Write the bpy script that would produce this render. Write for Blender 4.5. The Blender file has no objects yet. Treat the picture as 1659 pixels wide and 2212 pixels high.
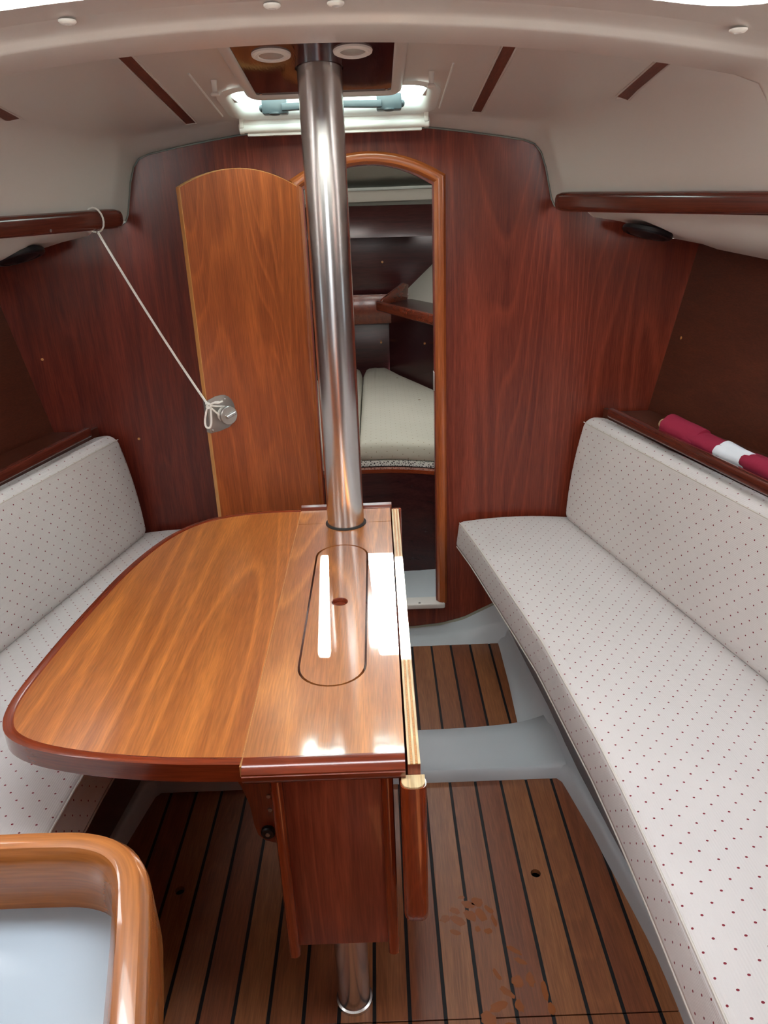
import bpy, bmesh, math, random
from mathutils import Vector, Matrix
random.seed(7)
C = bpy.context.scene.collection
SC = bpy.context.scene

# ------------------------------------------------------------------ camera
cam_d = bpy.data.cameras.new('camera'); cam = bpy.data.objects.new('camera', cam_d); C.objects.link(cam)
cam_d.sensor_fit = 'HORIZONTAL'; cam_d.sensor_width = 36.0; cam_d.lens = 36.0 * 1596.73 / 1659.0
cam_d.clip_start = 0.02
PITCH, ROLL = math.radians(-22.116), math.radians(-2.155)
_f = Vector((0, math.cos(PITCH), math.sin(PITCH))); _r = Vector((1, 0, 0)); _u = _r.cross(_f)
_c, _s = math.cos(ROLL), math.sin(ROLL)
_R = _c * _r + _s * _u; _U = -_s * _r + _c * _u
M = Matrix((_R, _U, -_f)).transposed().to_4x4(); M.translation = (0, 0, 1.5)
cam.matrix_world = M; SC.camera = cam

# ------------------------------------------------------------------ light
SC.view_settings.view_transform = 'Standard'; SC.view_settings.look = 'None'
SC.view_settings.gamma = 1.0; SC.view_settings.use_curve_mapping = False
SC.view_settings.exposure = 0.68
SC.cycles.use_denoising = True
SC.cycles.max_bounces = 10; SC.cycles.diffuse_bounces = 6; SC.cycles.glossy_bounces = 5; SC.cycles.transparent_max_bounces = 12
SC.cycles.sample_clamp_indirect = 6.0
W = bpy.data.worlds.new('world'); SC.world = W; W.use_nodes = True
nt = W.node_tree; bg = nt.nodes['Background']
tc = nt.nodes.new('ShaderNodeTexCoord'); sp = nt.nodes.new('ShaderNodeSeparateXYZ'); rp = nt.nodes.new('ShaderNodeValToRGB')
nt.links.new(tc.outputs['Generated'], sp.inputs[0])
mm = nt.nodes.new('ShaderNodeMapRange'); mm.inputs['From Min'].default_value = -1; nt.links.new(sp.outputs['Z'], mm.inputs['Value'])
nt.links.new(mm.outputs[0], rp.inputs[0]); nt.links.new(rp.outputs[0], bg.inputs['Color'])
rp.color_ramp.elements[0].position = 0.49; rp.color_ramp.elements[0].color = (0.16, 0.2, 0.23, 1)
rp.color_ramp.elements[1].position = 0.51; rp.color_ramp.elements[1].color = (1.0, 0.97, 0.94, 1)
_e = rp.color_ramp.elements.new(1.0); _e.color = (0.88, 0.94, 1.0, 1)
# hazy glow of the sky around the sun
_d = nt.nodes.new('ShaderNodeVectorMath'); _d.operation = 'DOT_PRODUCT'; _d.inputs[1].default_value = Vector((-0.06, 1.0, 0.625)).normalized()
nt.links.new(tc.outputs['Generated'], _d.inputs[0])
_m = nt.nodes.new('ShaderNodeMath'); _m.operation = 'MAXIMUM'; _m.inputs[1].default_value = 0.0; nt.links.new(_d.outputs['Value'], _m.inputs[0])
_p = nt.nodes.new('ShaderNodeMath'); _p.operation = 'POWER'; _p.inputs[1].default_value = 20.0; nt.links.new(_m.outputs[0], _p.inputs[0])
_a = nt.nodes.new('ShaderNodeMath'); _a.operation = 'MULTIPLY_ADD'; _a.inputs[1].default_value = 16.0; _a.inputs[2].default_value = 8.0; nt.links.new(_p.outputs[0], _a.inputs[0])
nt.links.new(_a.outputs[0], bg.inputs['Strength'])
sun_d = bpy.data.lights.new('sun', 'SUN'); sun = bpy.data.objects.new('sun', sun_d); C.objects.link(sun)
sun_d.energy = 42.0; sun_d.angle = math.radians(0.6); sun_d.color = (1.0, 0.95, 0.86)
sun.location = (-0.5, 8, 6)
sun.rotation_euler = Vector((0.06, -1.0, -0.625)).to_track_quat('-Z', 'Y').to_euler()
def portal(name, loc, direction, sx, sy):
    d = bpy.data.lights.new(name, 'AREA'); o = bpy.data.objects.new(name, d); C.objects.link(o)
    d.shape = 'RECTANGLE'; d.size = sx; d.size_y = sy; d.cycles.is_portal = True
    o.location = loc; o.rotation_euler = Vector(direction).to_track_quat('-Z', 'Y').to_euler()
portal('portal_main_hatch', (-0.1, 0.85, 1.90), (0, 0, -1), 1.2, 0.5)
portal('portal_saloon_hatch', (-0.1, 2.17, 1.93), (0, 0, -1), 0.6, 0.5)
portal('portal_fore_hatch', (-0.1, 3.13, 1.87), (0, 0, -1), 0.6, 0.6)
portal('portal_companionway', (-0.1, -1.68, 1.37), (0, 1, 0), 0.72, 0.54)

# ------------------------------------------------------------------ helpers
def lin(h):
    h = h.lstrip('#'); o = []
    for i in (0, 2, 4):
        v = int(h[i:i + 2], 16) / 255; o.append(v / 12.92 if v <= 0.04045 else ((v + 0.055) / 1.055) ** 2.4)
    return (*o, 1)
def bpm(m):
    return next(n for n in m.node_tree.nodes if n.type == 'BSDF_PRINCIPLED')
def plain(name, col, rough=0.5, metal=0.0, coat=0.0, bump=0.0, bscale=60, spec=0.5, aniso=0, mottle=0.0):
    m = bpy.data.materials.new(name); m.use_nodes = True; n = m.node_tree; b = bpm(m)
    c = lin(col)
    b.inputs['Base Color'].default_value = c; b.inputs['Roughness'].default_value = rough
    b.inputs['Metallic'].default_value = metal; b.inputs['Coat Weight'].default_value = coat
    b.inputs['Coat Roughness'].default_value = 0.08; b.inputs['Specular IOR Level'].default_value = spec
    t = n.nodes.new('ShaderNodeTexCoord'); no = n.nodes.new('ShaderNodeTexNoise')
    no.inputs['Scale'].default_value = bscale; no.inputs['Detail'].default_value = 4
    n.links.new(t.outputs['Object'], no.inputs['Vector'])
    if bump:
        bu = n.nodes.new('ShaderNodeBump'); bu.inputs['Strength'].default_value = bump; bu.inputs['Distance'].default_value = 0.004
        n.links.new(no.outputs['Fac'], bu.inputs['Height']); n.links.new(bu.outputs[0], b.inputs['Normal'])
    if mottle:
        n2 = n.nodes.new('ShaderNodeTexNoise'); n2.inputs['Scale'].default_value = 5; n2.inputs['Detail'].default_value = 3
        n.links.new(t.outputs['Object'], n2.inputs['Vector'])
        r = n.nodes.new('ShaderNodeValToRGB')
        r.color_ramp.elements[0].color = tuple(v * (1 - mottle) for v in c[:3]) + (1,); r.color_ramp.elements[1].color = tuple(min(1, v * (1 + mottle)) for v in c[:3]) + (1,)
        n.links.new(n2.outputs['Fac'], r.inputs[0]); n.links.new(r.outputs[0], b.inputs['Base Color'])
    return m
def wood(name, dark, light, axis='Z', rough=0.3, coat=0.0, crough=0.1, figure=0.35, fscale=5.0, ior=1.5, cat=True, scratch=0.0, uv=False):
    m = bpy.data.materials.new(name); m.use_nodes = True; n = m.node_tree; b = bpm(m); L = n.links.new
    t = n.nodes.new('ShaderNodeTexCoord'); mp = n.nodes.new('ShaderNodeMapping'); CO = t.outputs['UV' if uv else 'Object']
    s = {'X': (0.05, 1, 1), 'Y': (1, 0.05, 1), 'Z': (1, 1, 0.05)}[axis]
    mp.inputs['Scale'].default_value = s; L(CO, mp.inputs['Vector'])
    n1 = n.nodes.new('ShaderNodeTexNoise'); n1.inputs['Scale'].default_value = 34; n1.inputs['Detail'].default_value = 7; n1.inputs['Distortion'].default_value = 0.4
    L(mp.outputs[0], n1.inputs['Vector'])
    n2 = n.nodes.new('ShaderNodeTexNoise'); n2.inputs['Scale'].default_value = 320; n2.inputs['Detail'].default_value = 2
    L(mp.outputs[0], n2.inputs['Vector'])
    mp2 = n.nodes.new('ShaderNodeMapping'); mp2.inputs['Scale'].default_value = tuple(v if v == 1 else 0.11 for v in s); L(CO, mp2.inputs['Vector'])
    n3 = n.nodes.new('ShaderNodeTexNoise'); n3.inputs['Scale'].default_value = fscale; n3.inputs['Detail'].default_value = 1.5; n3.inputs['Distortion'].default_value = 0.3
    L(mp2.outputs[0], n3.inputs['Vector'])
    k = n.nodes.new('ShaderNodeMath'); k.operation = 'MULTIPLY'; k.inputs[1].default_value = 26; L(n3.outputs['Fac'], k.inputs[0])
    f = n.nodes.new('ShaderNodeMath'); f.operation = 'FRACT'; L(k.outputs[0], f.inputs[0])
    fr = n.nodes.new('ShaderNodeValToRGB'); e = fr.color_ramp.elements
    e[0].position = 0.0; e[0].color = (0, 0, 0, 1); e[1].position = 1.0; e[1].color = (0, 0, 0, 1); x = e.new(0.86); x.color = (1, 1, 1, 1); x = e.new(0.62); x.color = (.12, .12, .12, 1)
    L(f.outputs[0], fr.inputs[0])
    rp = n.nodes.new('ShaderNodeValToRGB'); rp.color_ramp.elements[0].position = 0.22; rp.color_ramp.elements[1].position = 0.80
    rp.color_ramp.elements[0].color = lin(dark); rp.color_ramp.elements[1].color = lin(light); L(n1.outputs['Fac'], rp.inputs[0])
    mx = n.nodes.new('ShaderNodeMix'); mx.data_type = 'RGBA'; mx.blend_type = 'MIX'
    fm = n.nodes.new('ShaderNodeMath'); fm.operation = 'MULTIPLY'; fm.inputs[1].default_value = figure if cat else 0.0
    L(fr.outputs[0], fm.inputs[0]); L(fm.outputs[0], mx.inputs['Factor']); L(rp.outputs[0], mx.inputs['A'])
    lc = lin(light); mx.inputs['B'].default_value = (min(1, lc[0] * 1.7), min(1, lc[1] * 1.75), min(1, lc[2] * 1.6), 1)
    r2 = n.nodes.new('ShaderNodeMapRange'); r2.inputs['From Min'].default_value = 0.35; r2.inputs['From Max'].default_value = 0.65; r2.inputs['To Min'].default_value = 0.8; r2.inputs['To Max'].default_value = 1.1
    L(n2.outputs['Fac'], r2.inputs['Value'])
    mu = n.nodes.new('ShaderNodeMix'); mu.data_type = 'RGBA'; mu.blend_type = 'MULTIPLY'; mu.inputs['Factor'].default_value = 1.0
    L(mx.outputs['Result'], mu.inputs['A']); L(r2.outputs[0], mu.inputs['B']); L(mu.outputs['Result'], b.inputs['Base Color'])
    b.inputs['Roughness'].default_value = rough; b.inputs['IOR'].default_value = ior
    b.inputs['Coat Weight'].default_value = coat; b.inputs['Coat Roughness'].default_value = crough; b.inputs['Coat IOR'].default_value = ior
    bu = n.nodes.new('ShaderNodeBump'); bu.inputs['Strength'].default_value = 0.06; bu.inputs['Distance'].default_value = 0.002
    L(n2.outputs['Fac'], bu.inputs['Height']); L(bu.outputs[0], b.inputs['Normal'])
    if scratch:
        vo = n.nodes.new('ShaderNodeTexNoise'); vo.inputs['Scale'].default_value = 40; vo.inputs['Detail'].default_value = 8; vo.inputs['Distortion'].default_value = 6
        L(CO, vo.inputs['Vector'])
        mr = n.nodes.new('ShaderNodeMapRange'); mr.inputs['From Min'].default_value = 0.35; mr.inputs['From Max'].default_value = 0.75
        mr.inputs['To Min'].default_value = crough; mr.inputs['To Max'].default_value = crough + scratch
        L(vo.outputs['Fac'], mr.inputs['Value']); L(mr.outputs[0], b.inputs['Coat Roughness'])
    return m
def fabric(name, col, dot, s=0.040, r=0.05, ribs=True, dots=True):
    m = bpy.data.materials.new(name); m.use_nodes = True; n = m.node_tree; b = bpm(m); L = n.links.new
    def mth(op, a, v=None):
        q = n.nodes.new('ShaderNodeMath'); q.operation = op
        for i, z in enumerate((a, v)):
            if z is None: continue
            if isinstance(z, (int, float)): q.inputs[i].default_value = z
            else: L(z, q.inputs[i])
        return q.outputs[0]
    uv = n.nodes.new('ShaderNodeUVMap'); uv.uv_map = 'UVMap'; sp = n.nodes.new('ShaderNodeSeparateXYZ'); L(uv.outputs[0], sp.inputs[0])
    U = mth('DIVIDE', sp.outputs[0], s); V = mth('DIVIDE', sp.outputs[1], s)
    def lat(off):
        a = mth('SUBTRACT', mth('FRACT', mth('ADD', U, off)), 0.5); c = mth('SUBTRACT', mth('FRACT', mth('ADD', V, off)), 0.5)
        return mth('SQRT', mth('ADD', mth('MULTIPLY', a, a), mth('MULTIPLY', c, c)))
    d = mth('MINIMUM', lat(100.0), lat(100.5)); mask = mth('LESS_THAN', d, r if dots else -1)
    mx = n.nodes.new('ShaderNodeMix'); mx.data_type = 'RGBA'; L(mask, mx.inputs['Factor'])
    t = n.nodes.new('ShaderNodeTexCoord'); no = n.nodes.new('ShaderNodeTexNoise'); no.inputs['Scale'].default_value = 4; no.inputs['Detail'].default_value = 5
    L(t.outputs['Object'], no.inputs['Vector'])
    rp = n.nodes.new('ShaderNodeValToRGB'); c = lin(col); rp.color_ramp.elements[0].position = .3; rp.color_ramp.elements[1].position = .7
    rp.color_ramp.elements[0].color = tuple(v * 0.93 for v in c[:3]) + (1,); rp.color_ramp.elements[1].color = c
    L(no.outputs['Fac'], rp.inputs[0]); L(rp.outputs[0], mx.inputs['A']); mx.inputs['B'].default_value = lin(dot)
    L(mx.outputs['Result'], b.inputs['Base Color']); b.inputs['Roughness'].default_value = 0.9; b.inputs['Specular IOR Level'].default_value = 0.15
    rb = mth('ABSOLUTE', mth('SUBTRACT', mth('FRACT', mth('DIVIDE', sp.outputs[1], 0.0042)), 0.5))
    n2 = n.nodes.new('ShaderNodeTexNoise'); n2.inputs['Scale'].default_value = 9; n2.inputs['Detail'].default_value = 3; L(t.outputs['Object'], n2.inputs['Vector'])
    h = mth('ADD', mth('MULTIPLY', rb, 0.25 if ribs else 0.0), mth('MULTIPLY', n2.outputs['Fac'], 2.2))
    bu = n.nodes.new('ShaderNodeBump'); bu.inputs['Strength'].default_value = 0.35; bu.inputs['Distance'].default_value = 0.006
    L(h, bu.inputs['Height']); L(bu.outputs[0], b.inputs['Normal'])
    return m
def glass(name, col=(0.97, 0.99, 1, 1), gl=0.06):
    m = bpy.data.materials.new(name); m.use_nodes = True; n = m.node_tree; n.nodes.clear()
    o = n.nodes.new('ShaderNodeOutputMaterial'); t = n.nodes.new('ShaderNodeBsdfTransparent'); g = n.nodes.new('ShaderNodeBsdfGlossy'); mx = n.nodes.new('ShaderNodeMixShader')
    t.inputs[0].default_value = col; g.inputs['Roughness'].default_value = 0.02; mx.inputs[0].default_value = gl
    n.links.new(t.outputs[0], mx.inputs[1]); n.links.new(g.outputs[0], mx.inputs[2]); n.links.new(mx.outputs[0], o.inputs[0])
    return m

def base_of(parent):
    v = Vector((0, 0, 0)); p = parent
    while p is not None: v += Vector(p.location); p = p.parent
    return v
def link(name, me, mat, parent=None, smooth=True, ang=35):
    o = bpy.data.objects.new(name, me); C.objects.link(o)
    if mat: me.materials.append(mat)
    if parent is not None:
        o.parent = parent; off = base_of(parent); me.transform(Matrix.Translation(-off))
    if smooth:
        me.shade_smooth(); me.set_sharp_from_angle(angle=math.radians(ang))
    return o
def mesh(name, vs, fs, mat, parent=None, uvs=None, smooth=True, ang=35, fix=True):
    me = bpy.data.meshes.new(name); me.from_pydata([tuple(v) for v in vs], [], fs)
    if uvs:
        l = me.uv_layers.new(name='UVMap')
        for p in me.polygons:
            for li in p.loop_indices: l.data[li].uv = uvs[me.loops[li].vertex_index]
    if fix:
        bm = bmesh.new(); bm.from_mesh(me); bmesh.ops.recalc_face_normals(bm, faces=bm.faces); bm.to_mesh(me); bm.free()
    me.update()
    return link(name, me, mat, parent, smooth, ang)
def from_bm(name, bm, mat, parent=None, smooth=True, ang=35):
    bmesh.ops.recalc_face_normals(bm, faces=bm.faces)
    me = bpy.data.meshes.new(name); bm.to_mesh(me); bm.free()
    return link(name, me, mat, parent, smooth, ang)
def slab(name, pts, d, mat, parent=None, bev=0.0, seg=2, holes=(), ang=35):
    """flat outline (3D points) extruded along d, optional holes, bevelled rims"""
    bm = bmesh.new(); d = Vector(d); rims = []
    es = []
    for loop in [pts] + list(holes):
        vs = [bm.verts.new(p) for p in loop]
        es += [bm.edges.new((vs[i], vs[(i + 1) % len(vs)])) for i in range(len(vs))]
    if holes:
        bmesh.ops.triangle_fill(bm, edges=es, use_beauty=True, normal=d.normalized())
    else:
        bm.faces.new([e.verts[0] for e in es])
    fs = list(bm.faces)
    r = bmesh.ops.extrude_face_region(bm, geom=fs)
    nv = [g for g in r['geom'] if isinstance(g, bmesh.types.BMVert)]
    bmesh.ops.translate(bm, verts=nv, vec=d)
    bmesh.ops.recalc_face_normals(bm, faces=bm.faces)
    if bev:
        ed = [e for e in bm.edges if len(e.link_faces) == 2 and e.calc_face_angle(0) > math.radians(50)]
        bmesh.ops.bevel(bm, geom=ed, offset=bev, segments=seg, affect='EDGES', profile=0.5, clamp_overlap=True)
    return from_bm(name, bm, mat, parent, True, ang)
def box(name, a, b, mat, parent=None, bev=0.002, seg=2):
    x0, y0, z0 = a; x1, y1, z1 = b
    return slab(name, [(x0, y0, z0), (x1, y0, z0), (x1, y1, z0), (x0, y1, z0)], (0, 0, z1 - z0), mat, parent, bev, seg)
def loft(name, secs, mat, parent=None, closed=False, cap=False, uv=False, ang=35):
    n = len(secs[0]); vs = [Vector(p) for s in secs for p in s]; fs = []; m = n if closed else n - 1
    for i in range(len(secs) - 1):
        for j in range(m):
            k = (j + 1) % n; fs.append((i * n + j, i * n + k, (i + 1) * n + k, (i + 1) * n + j))
    if cap:
        fs.append(tuple(range(n))[::-1]); fs.append(tuple((len(secs) - 1) * n + j for j in range(n)))
    uvs = None
    if uv:
        uvs = []; along = 0
        ref = [0]
        mid = len(secs) // 2
        for j in range(1, n): ref.append(ref[-1] + (Vector(secs[mid][j]) - Vector(secs[mid][j - 1])).length)
        for i in range(len(secs)):
            if i: along += sum((Vector(secs[i][j]) - Vector(secs[i - 1][j])).length for j in range(0, n, 4)) / len(range(0, n, 4))
            for j in range(n): uvs.append((along, ref[j]))
    return mesh(name, vs, fs, mat, parent, uvs, True, ang)
def circ(c, r, n=24, ax=(0, 0, 1), x=None):
    ax = Vector(ax).normalized(); x = Vector(x) if x else (Vector((1, 0, 0)) if abs(ax.x) < .9 else Vector((0, 1, 0)))
    x = (x - ax * x.dot(ax)).normalized(); y = ax.cross(x)
    return [Vector(c) + x * r * math.cos(2 * math.pi * i / n) + y * r * math.sin(2 * math.pi * i / n) for i in range(n)]
def lathe(name, c, ax, prof, mat, parent=None, n=28, ang=35):
    """prof: (radius, height along ax)"""
    ax = Vector(ax).normalized(); secs = [circ(Vector(c) + ax * h, max(r, 1e-5), n, ax) for r, h in prof]
    return loft(name, secs, mat, parent, closed=True, cap=True, ang=ang)
def tube(name, path, r, mat, parent=None, n=8, closed=False, sub=0):
    P = [Vector(p) for p in path]
    if sub: P = smooth_path(P, sub, closed)
    secs = []; up = Vector((0.13, 0.21, 0.97)); N = len(P)
    rr = r if isinstance(r, (list, tuple)) else [r] * N
    for i, p in enumerate(P):
        a = P[(i - 1) % N] if closed or i else p; b = P[(i + 1) % N] if closed or i < N - 1 else p
        t = (b - a).normalized()
        u = (up - t * up.dot(t))
        u = u.normalized() if u.length > 1e-4 else t.orthogonal().normalized()
        up = u; w = t.cross(u)
        secs.append([p + (u * math.cos(2 * math.pi * k / n) + w * math.sin(2 * math.pi * k / n)) * rr[min(i, len(rr) - 1)] for k in range(n)])
    if closed: secs.append(secs[0])
    return loft(name, secs, mat, parent, closed=True, cap=not closed)
def smooth_path(P, sub, closed=False):
    out = []; N = len(P)
    for i in range(N if closed else N - 1):
        p0 = P[(i - 1) % N] if closed or i else P[i]; p1 = P[i]; p2 = P[(i + 1) % N]; p3 = P[(i + 2) % N] if closed or i + 2 < N else p2
        for k in range(sub):
            t = k / sub
            out.append(0.5 * ((2 * p1) + (p2 - p0) * t + (2 * p0 - 5 * p1 + 4 * p2 - p3) * t * t + (3 * p1 - p0 - 3 * p2 + p3) * t ** 3))
    if not closed: out.append(P[-1])
    return out
def sweep(name, path, prof, mat, parent=None, up=(0, 0, 1), cap=True, ang=35, scale=None):
    """prof (a, b): a along side (t x up), b along up; mitred"""
    P = [Vector(p) for p in path]; up = Vector(up).normalized(); secs = []
    for i, p in enumerate(P):
        t0 = (p - P[i - 1]).normalized() if i else None; t1 = (P[i + 1] - p).normalized() if i < len(P) - 1 else None
        t0 = t0 or t1; t1 = t1 or t0
        s0 = t0.cross(up).normalized(); s1 = t1.cross(up).normalized(); s = (s0 + s1).normalized(); k = 1 / max(0.3, s.dot(s0))
        q = scale[i] if scale else 1
        secs.append([p + s * (a * k * q) + up * (b * q) for a, b in prof])
    return loft(name, secs, mat, parent, closed=True, cap=cap, uv=True, ang=ang)
def rrect(w, h, r, n=4):
    o = []
    for cx, cy, a0 in ((w / 2 - r, h / 2 - r, 0), (-w / 2 + r, h / 2 - r, 90), (-w / 2 + r, -h / 2 + r, 180), (w / 2 - r, -h / 2 + r, 270)):
        for k in range(n + 1):
            a = math.radians(a0 + 90 * k / n); o.append((cx + r * math.cos(a), cy + r * math.sin(a)))
    return o
def rr2(x0, x1, y0, y1, r, n=5):
    o = []
    for cx, cy, a0 in ((x1 - r, y1 - r, 0), (x0 + r, y1 - r, 90), (x0 + r, y0 + r, 180), (x1 - r, y0 + r, 270)):
        for k in range(n + 1):
            a = math.radians(a0 + 90 * k / n); o.append((cx + r * math.cos(a), cy + r * math.sin(a)))
    return o
def interp(x, T):
    T = sorted(T)
    if x <= T[0][0]: return T[0][1]
    for (a, b), (c, d) in zip(T, T[1:]):
        if x <= c: return b + (d - b) * (x - a) / (c - a)
    return T[-1][1]
def tag(o, label=None, cat=None, group=None, kind=None):
    if label: o['label'] = label
    if cat: o['category'] = cat
    if group: o['group'] = group
    if kind: o['kind'] = kind
    return o
def empty(name, loc, label=None, cat=None, group=None, kind=None):
    o = bpy.data.objects.new(name, None); C.objects.link(o); o.location = loc; o.empty_display_size = 0.05
    return tag(o, label, cat, group, kind)
def frange(a, b, n): return [a + (b - a) * i / (n - 1) for i in range(n)]

# ------------------------------------------------------------------ materials
gel = plain('white_gelcoat', 'C8C1BB', 0.35, coat=0.1, bump=0.01, bscale=300)
gelbright = plain('white_side_liner', 'DCDEDA', 0.4, coat=0.1)
grey = plain('grey_gelcoat', 'C2C8CC', 0.4, mottle=0.06)
white_pl = plain('white_plastic', 'E2DED8', 0.4)
mah = wood('mahogany_bulkhead', '5A2116', '803624', 'Z', 0.27, figure=0.3, fscale=3.2)
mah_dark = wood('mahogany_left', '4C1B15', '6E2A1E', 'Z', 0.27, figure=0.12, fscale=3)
mah_door = wood('mahogany_door', '7E3A1C', 'A05228', 'Z', 0.33, figure=0.3, fscale=4.2)
mah_hull = wood('mahogany_hull', '48241A', '5C3022', 'Y', 0.3, figure=0.1)
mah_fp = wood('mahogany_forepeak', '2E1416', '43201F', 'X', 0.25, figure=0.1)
mah_rail = wood('mahogany_rail', '54241A', '7A3722', 'Y', 0.2, coat=0.5, figure=0.1)
mah_railu = wood('mahogany_rail_long', '4A2019', '6C3124', 'X', 0.2, coat=0.5, figure=0.1, uv=True)
strip_w = wood('mahogany_strip', '5A2A20', '744030', 'Y', 0.5, figure=0.05)
trimw = wood('varnished_trim', '8E4420', 'B0602E', 'X', 0.25, coat=0.6, figure=0.1, uv=True)
table_w = wood('table_top', '9A5526', 'BE7A40', 'Y', 0.35, coat=1.0, crough=0.05, figure=0.45, fscale=3.0, ior=1.65, scratch=0.06)
leaf_w = wood('table_leaf', '96501F', 'BA7034', 'Y', 0.35, coat=0.7, crough=0.18, figure=0.4, fscale=2.6)
nose_w = wood('table_nosing', '64240F', '8E3A1C', 'X', 0.25, coat=0.8, crough=0.08, figure=0.1)
nose_y = wood('table_nosing_long', '64240F', '8E3A1C', 'Y', 0.25, coat=0.8, crough=0.08, figure=0.1)
nose_z = wood('table_stile', '70280F', '98411C', 'Z', 0.25, coat=0.8, crough=0.08, figure=0.1)
nose_u = wood('table_nosing_curved', '64240F', '8E3A1C', 'X', 0.25, coat=0.8, crough=0.08, figure=0.1, uv=True)
ped_w = wood('table_pedestal', '7C3828', 'A0543C', 'Z', 0.35, coat=0.3, figure=0.3, fscale=2.4)
gal_w = wood('galley_fiddle', '8E4C20', 'B87238', 'X', 0.25, coat=0.9, crough=0.04, figure=0.12, uv=True)
edge_w = wood('light_edge', 'B87A40', 'D0985A', 'Z', 0.4, figure=0.05)
ply = wood('plywood_edge', 'C8A878', 'E8D2A8', 'Y', 0.5, figure=0.2)
plank_m = [wood('teak_plank_%d' % i, d, l, 'Y', 0.38, coat=0.18, crough=0.2, figure=0.12, fscale=6) for i, (d, l) in enumerate((('76422A', '945C38'), ('6C3A26', '8A5032'), ('7E4A2C', '9C643E')))]
caulk = plain('black_caulk', '101114', 0.5, spec=0.3)
steel = plain('brushed_steel', 'D8D8D8', 0.23, metal=1.0)
chrome = plain('chrome', 'D8D8D8', 0.12, metal=1.0)
satin = plain('satin_steel', 'B0ACA8', 0.35, metal=0.9)
black = plain('black_plastic', '12161C', 0.4)
dark = plain('dark_void', '0C0A0A', 0.9)
rubber = plain('dark_sealant', '2C2A28', 0.6)
greyh = plain('grey_handle', '343E42', 0.45)
lens = plain('frosted_lens', 'A8A49E', 0.25)
fab = fabric('dotted_fabric', 'D6D1CF', '7A2A34')
fab_b = fabric('dotted_berth_fabric', 'BCB8A9', '8A7A66', s=0.042, r=0.045)
pipe_m = plain('piping', 'CFC9C0', 0.9)
rope_m = plain('white_rope', 'F2F0EA', 0.8, bump=0.6, bscale=700)
ropeg = plain('rope_fleck', '5C6468', 0.8)
maroon = plain('maroon_cloth', '8E1436', 0.85, bump=0.3, bscale=40)
whitec = plain('white_cloth', 'DCE2E8', 0.85, bump=0.3, bscale=40)
stickw = wood('flag_stick', 'C0A67A', 'D8C29A', 'Y', 0.5, figure=0.1)
alu = plain('anodised_aluminium', 'C6CCD0', 0.35, metal=0.6)
pane_m = glass('hatch_acrylic', (0.86, 0.97, 0.95, 1))
pane_c = glass('window_glass', (0.97, 0.95, 0.93, 1))
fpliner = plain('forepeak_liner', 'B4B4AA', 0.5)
counter_m = plain('pale_worktop', 'AAB8C4', 0.3, coat=0.2)
wet_m = plain('wet_stain', '8E4E24', 0.25, coat=0.3)
orange_w = wood('sunlit_step', 'B0541C', 'CC6C2C', 'X', 0.35, coat=0.3, figure=0.1)
def netting():
    m = plain('mesh_underlay', 'D8D8D0', 0.6); n = m.node_tree; b = bpm(m)
    uv = n.nodes.new('ShaderNodeTexCoord'); v = n.nodes.new('ShaderNodeTexVoronoi'); v.feature = 'DISTANCE_TO_EDGE'; v.inputs['Scale'].default_value = 110
    r = n.nodes.new('ShaderNodeValToRGB'); r.color_ramp.elements[0].color = lin('DADAD2'); r.color_ramp.elements[1].color = lin('3C3A38'); r.color_ramp.elements[0].position = .12; r.color_ramp.elements[1].position = .25
    n.links.new(uv.outputs['Object'], v.inputs['Vector']); n.links.new(v.outputs[0], r.inputs[0]); n.links.new(r.outputs[0], b.inputs['Base Color'])
    return m
net_m = netting()

CX = -0.10          # boat centreline
YB = 2.45           # main bulkhead
def X(s, o): return CX + s * o

# ================================================================== SETTING
# ---- main bulkhead
half = [(0.0, 1.733), (0.14, 1.732), (0.28, 1.726), (0.38, 1.713), (0.48, 1.698), (0.56, 1.684), (0.592, 1.672), (0.612, 1.650), (0.628, 1.608), (0.640, 1.56), (0.650, 1.52), (0.660, 1.500),
        (0.680, 1.488), (0.720, 1.484), (0.756, 1.481), (0.780, 1.462), (0.866, 1.446), (1.000, 1.412), (1.030, 1.390), (1.125, 1.383)]
low = [(1.125, 1.383), (1.007, 0.80), (0.94, 0.45), (0.75, 0.25), (0.53, 0.13), (0.504, 0.116), (0.44, 0.082), (0.386, 0.055), (0.298, 0.034), (0.19, 0.024), (0, 0.02)]
outl = [(X(1, o), YB, z) for o, z in half] + [(X(1, o), YB, z) for o, z in low[1:]] + [(X(-1, o), YB, z) for o, z in low[::-1][1:]] + [(X(-1, o), YB, z) for o, z in half[::-1][1:-1]]
DX0, DX1 = -0.211, 0.187   # door opening
def arch(x0, x1, zc, za, n=16):
    return [(x0 + (x1 - x0) * i / n, zc + (za - zc) * (1 - (2 * i / n - 1) ** 2)) for i in range(n + 1)]
hole = [(DX1, 0.13), ] + [(x, z) for x, z in arch(DX1, DX0, 1.574, 1.636)] + [(DX0, 0.13)]
wf = slab('wall_front', outl, (0, 0.02, 0), mah, holes=[[(x, YB, z) for x, z in hole]]); tag(wf, 'mahogany veneered main bulkhead with arched doorway', kind='structure')
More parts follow.
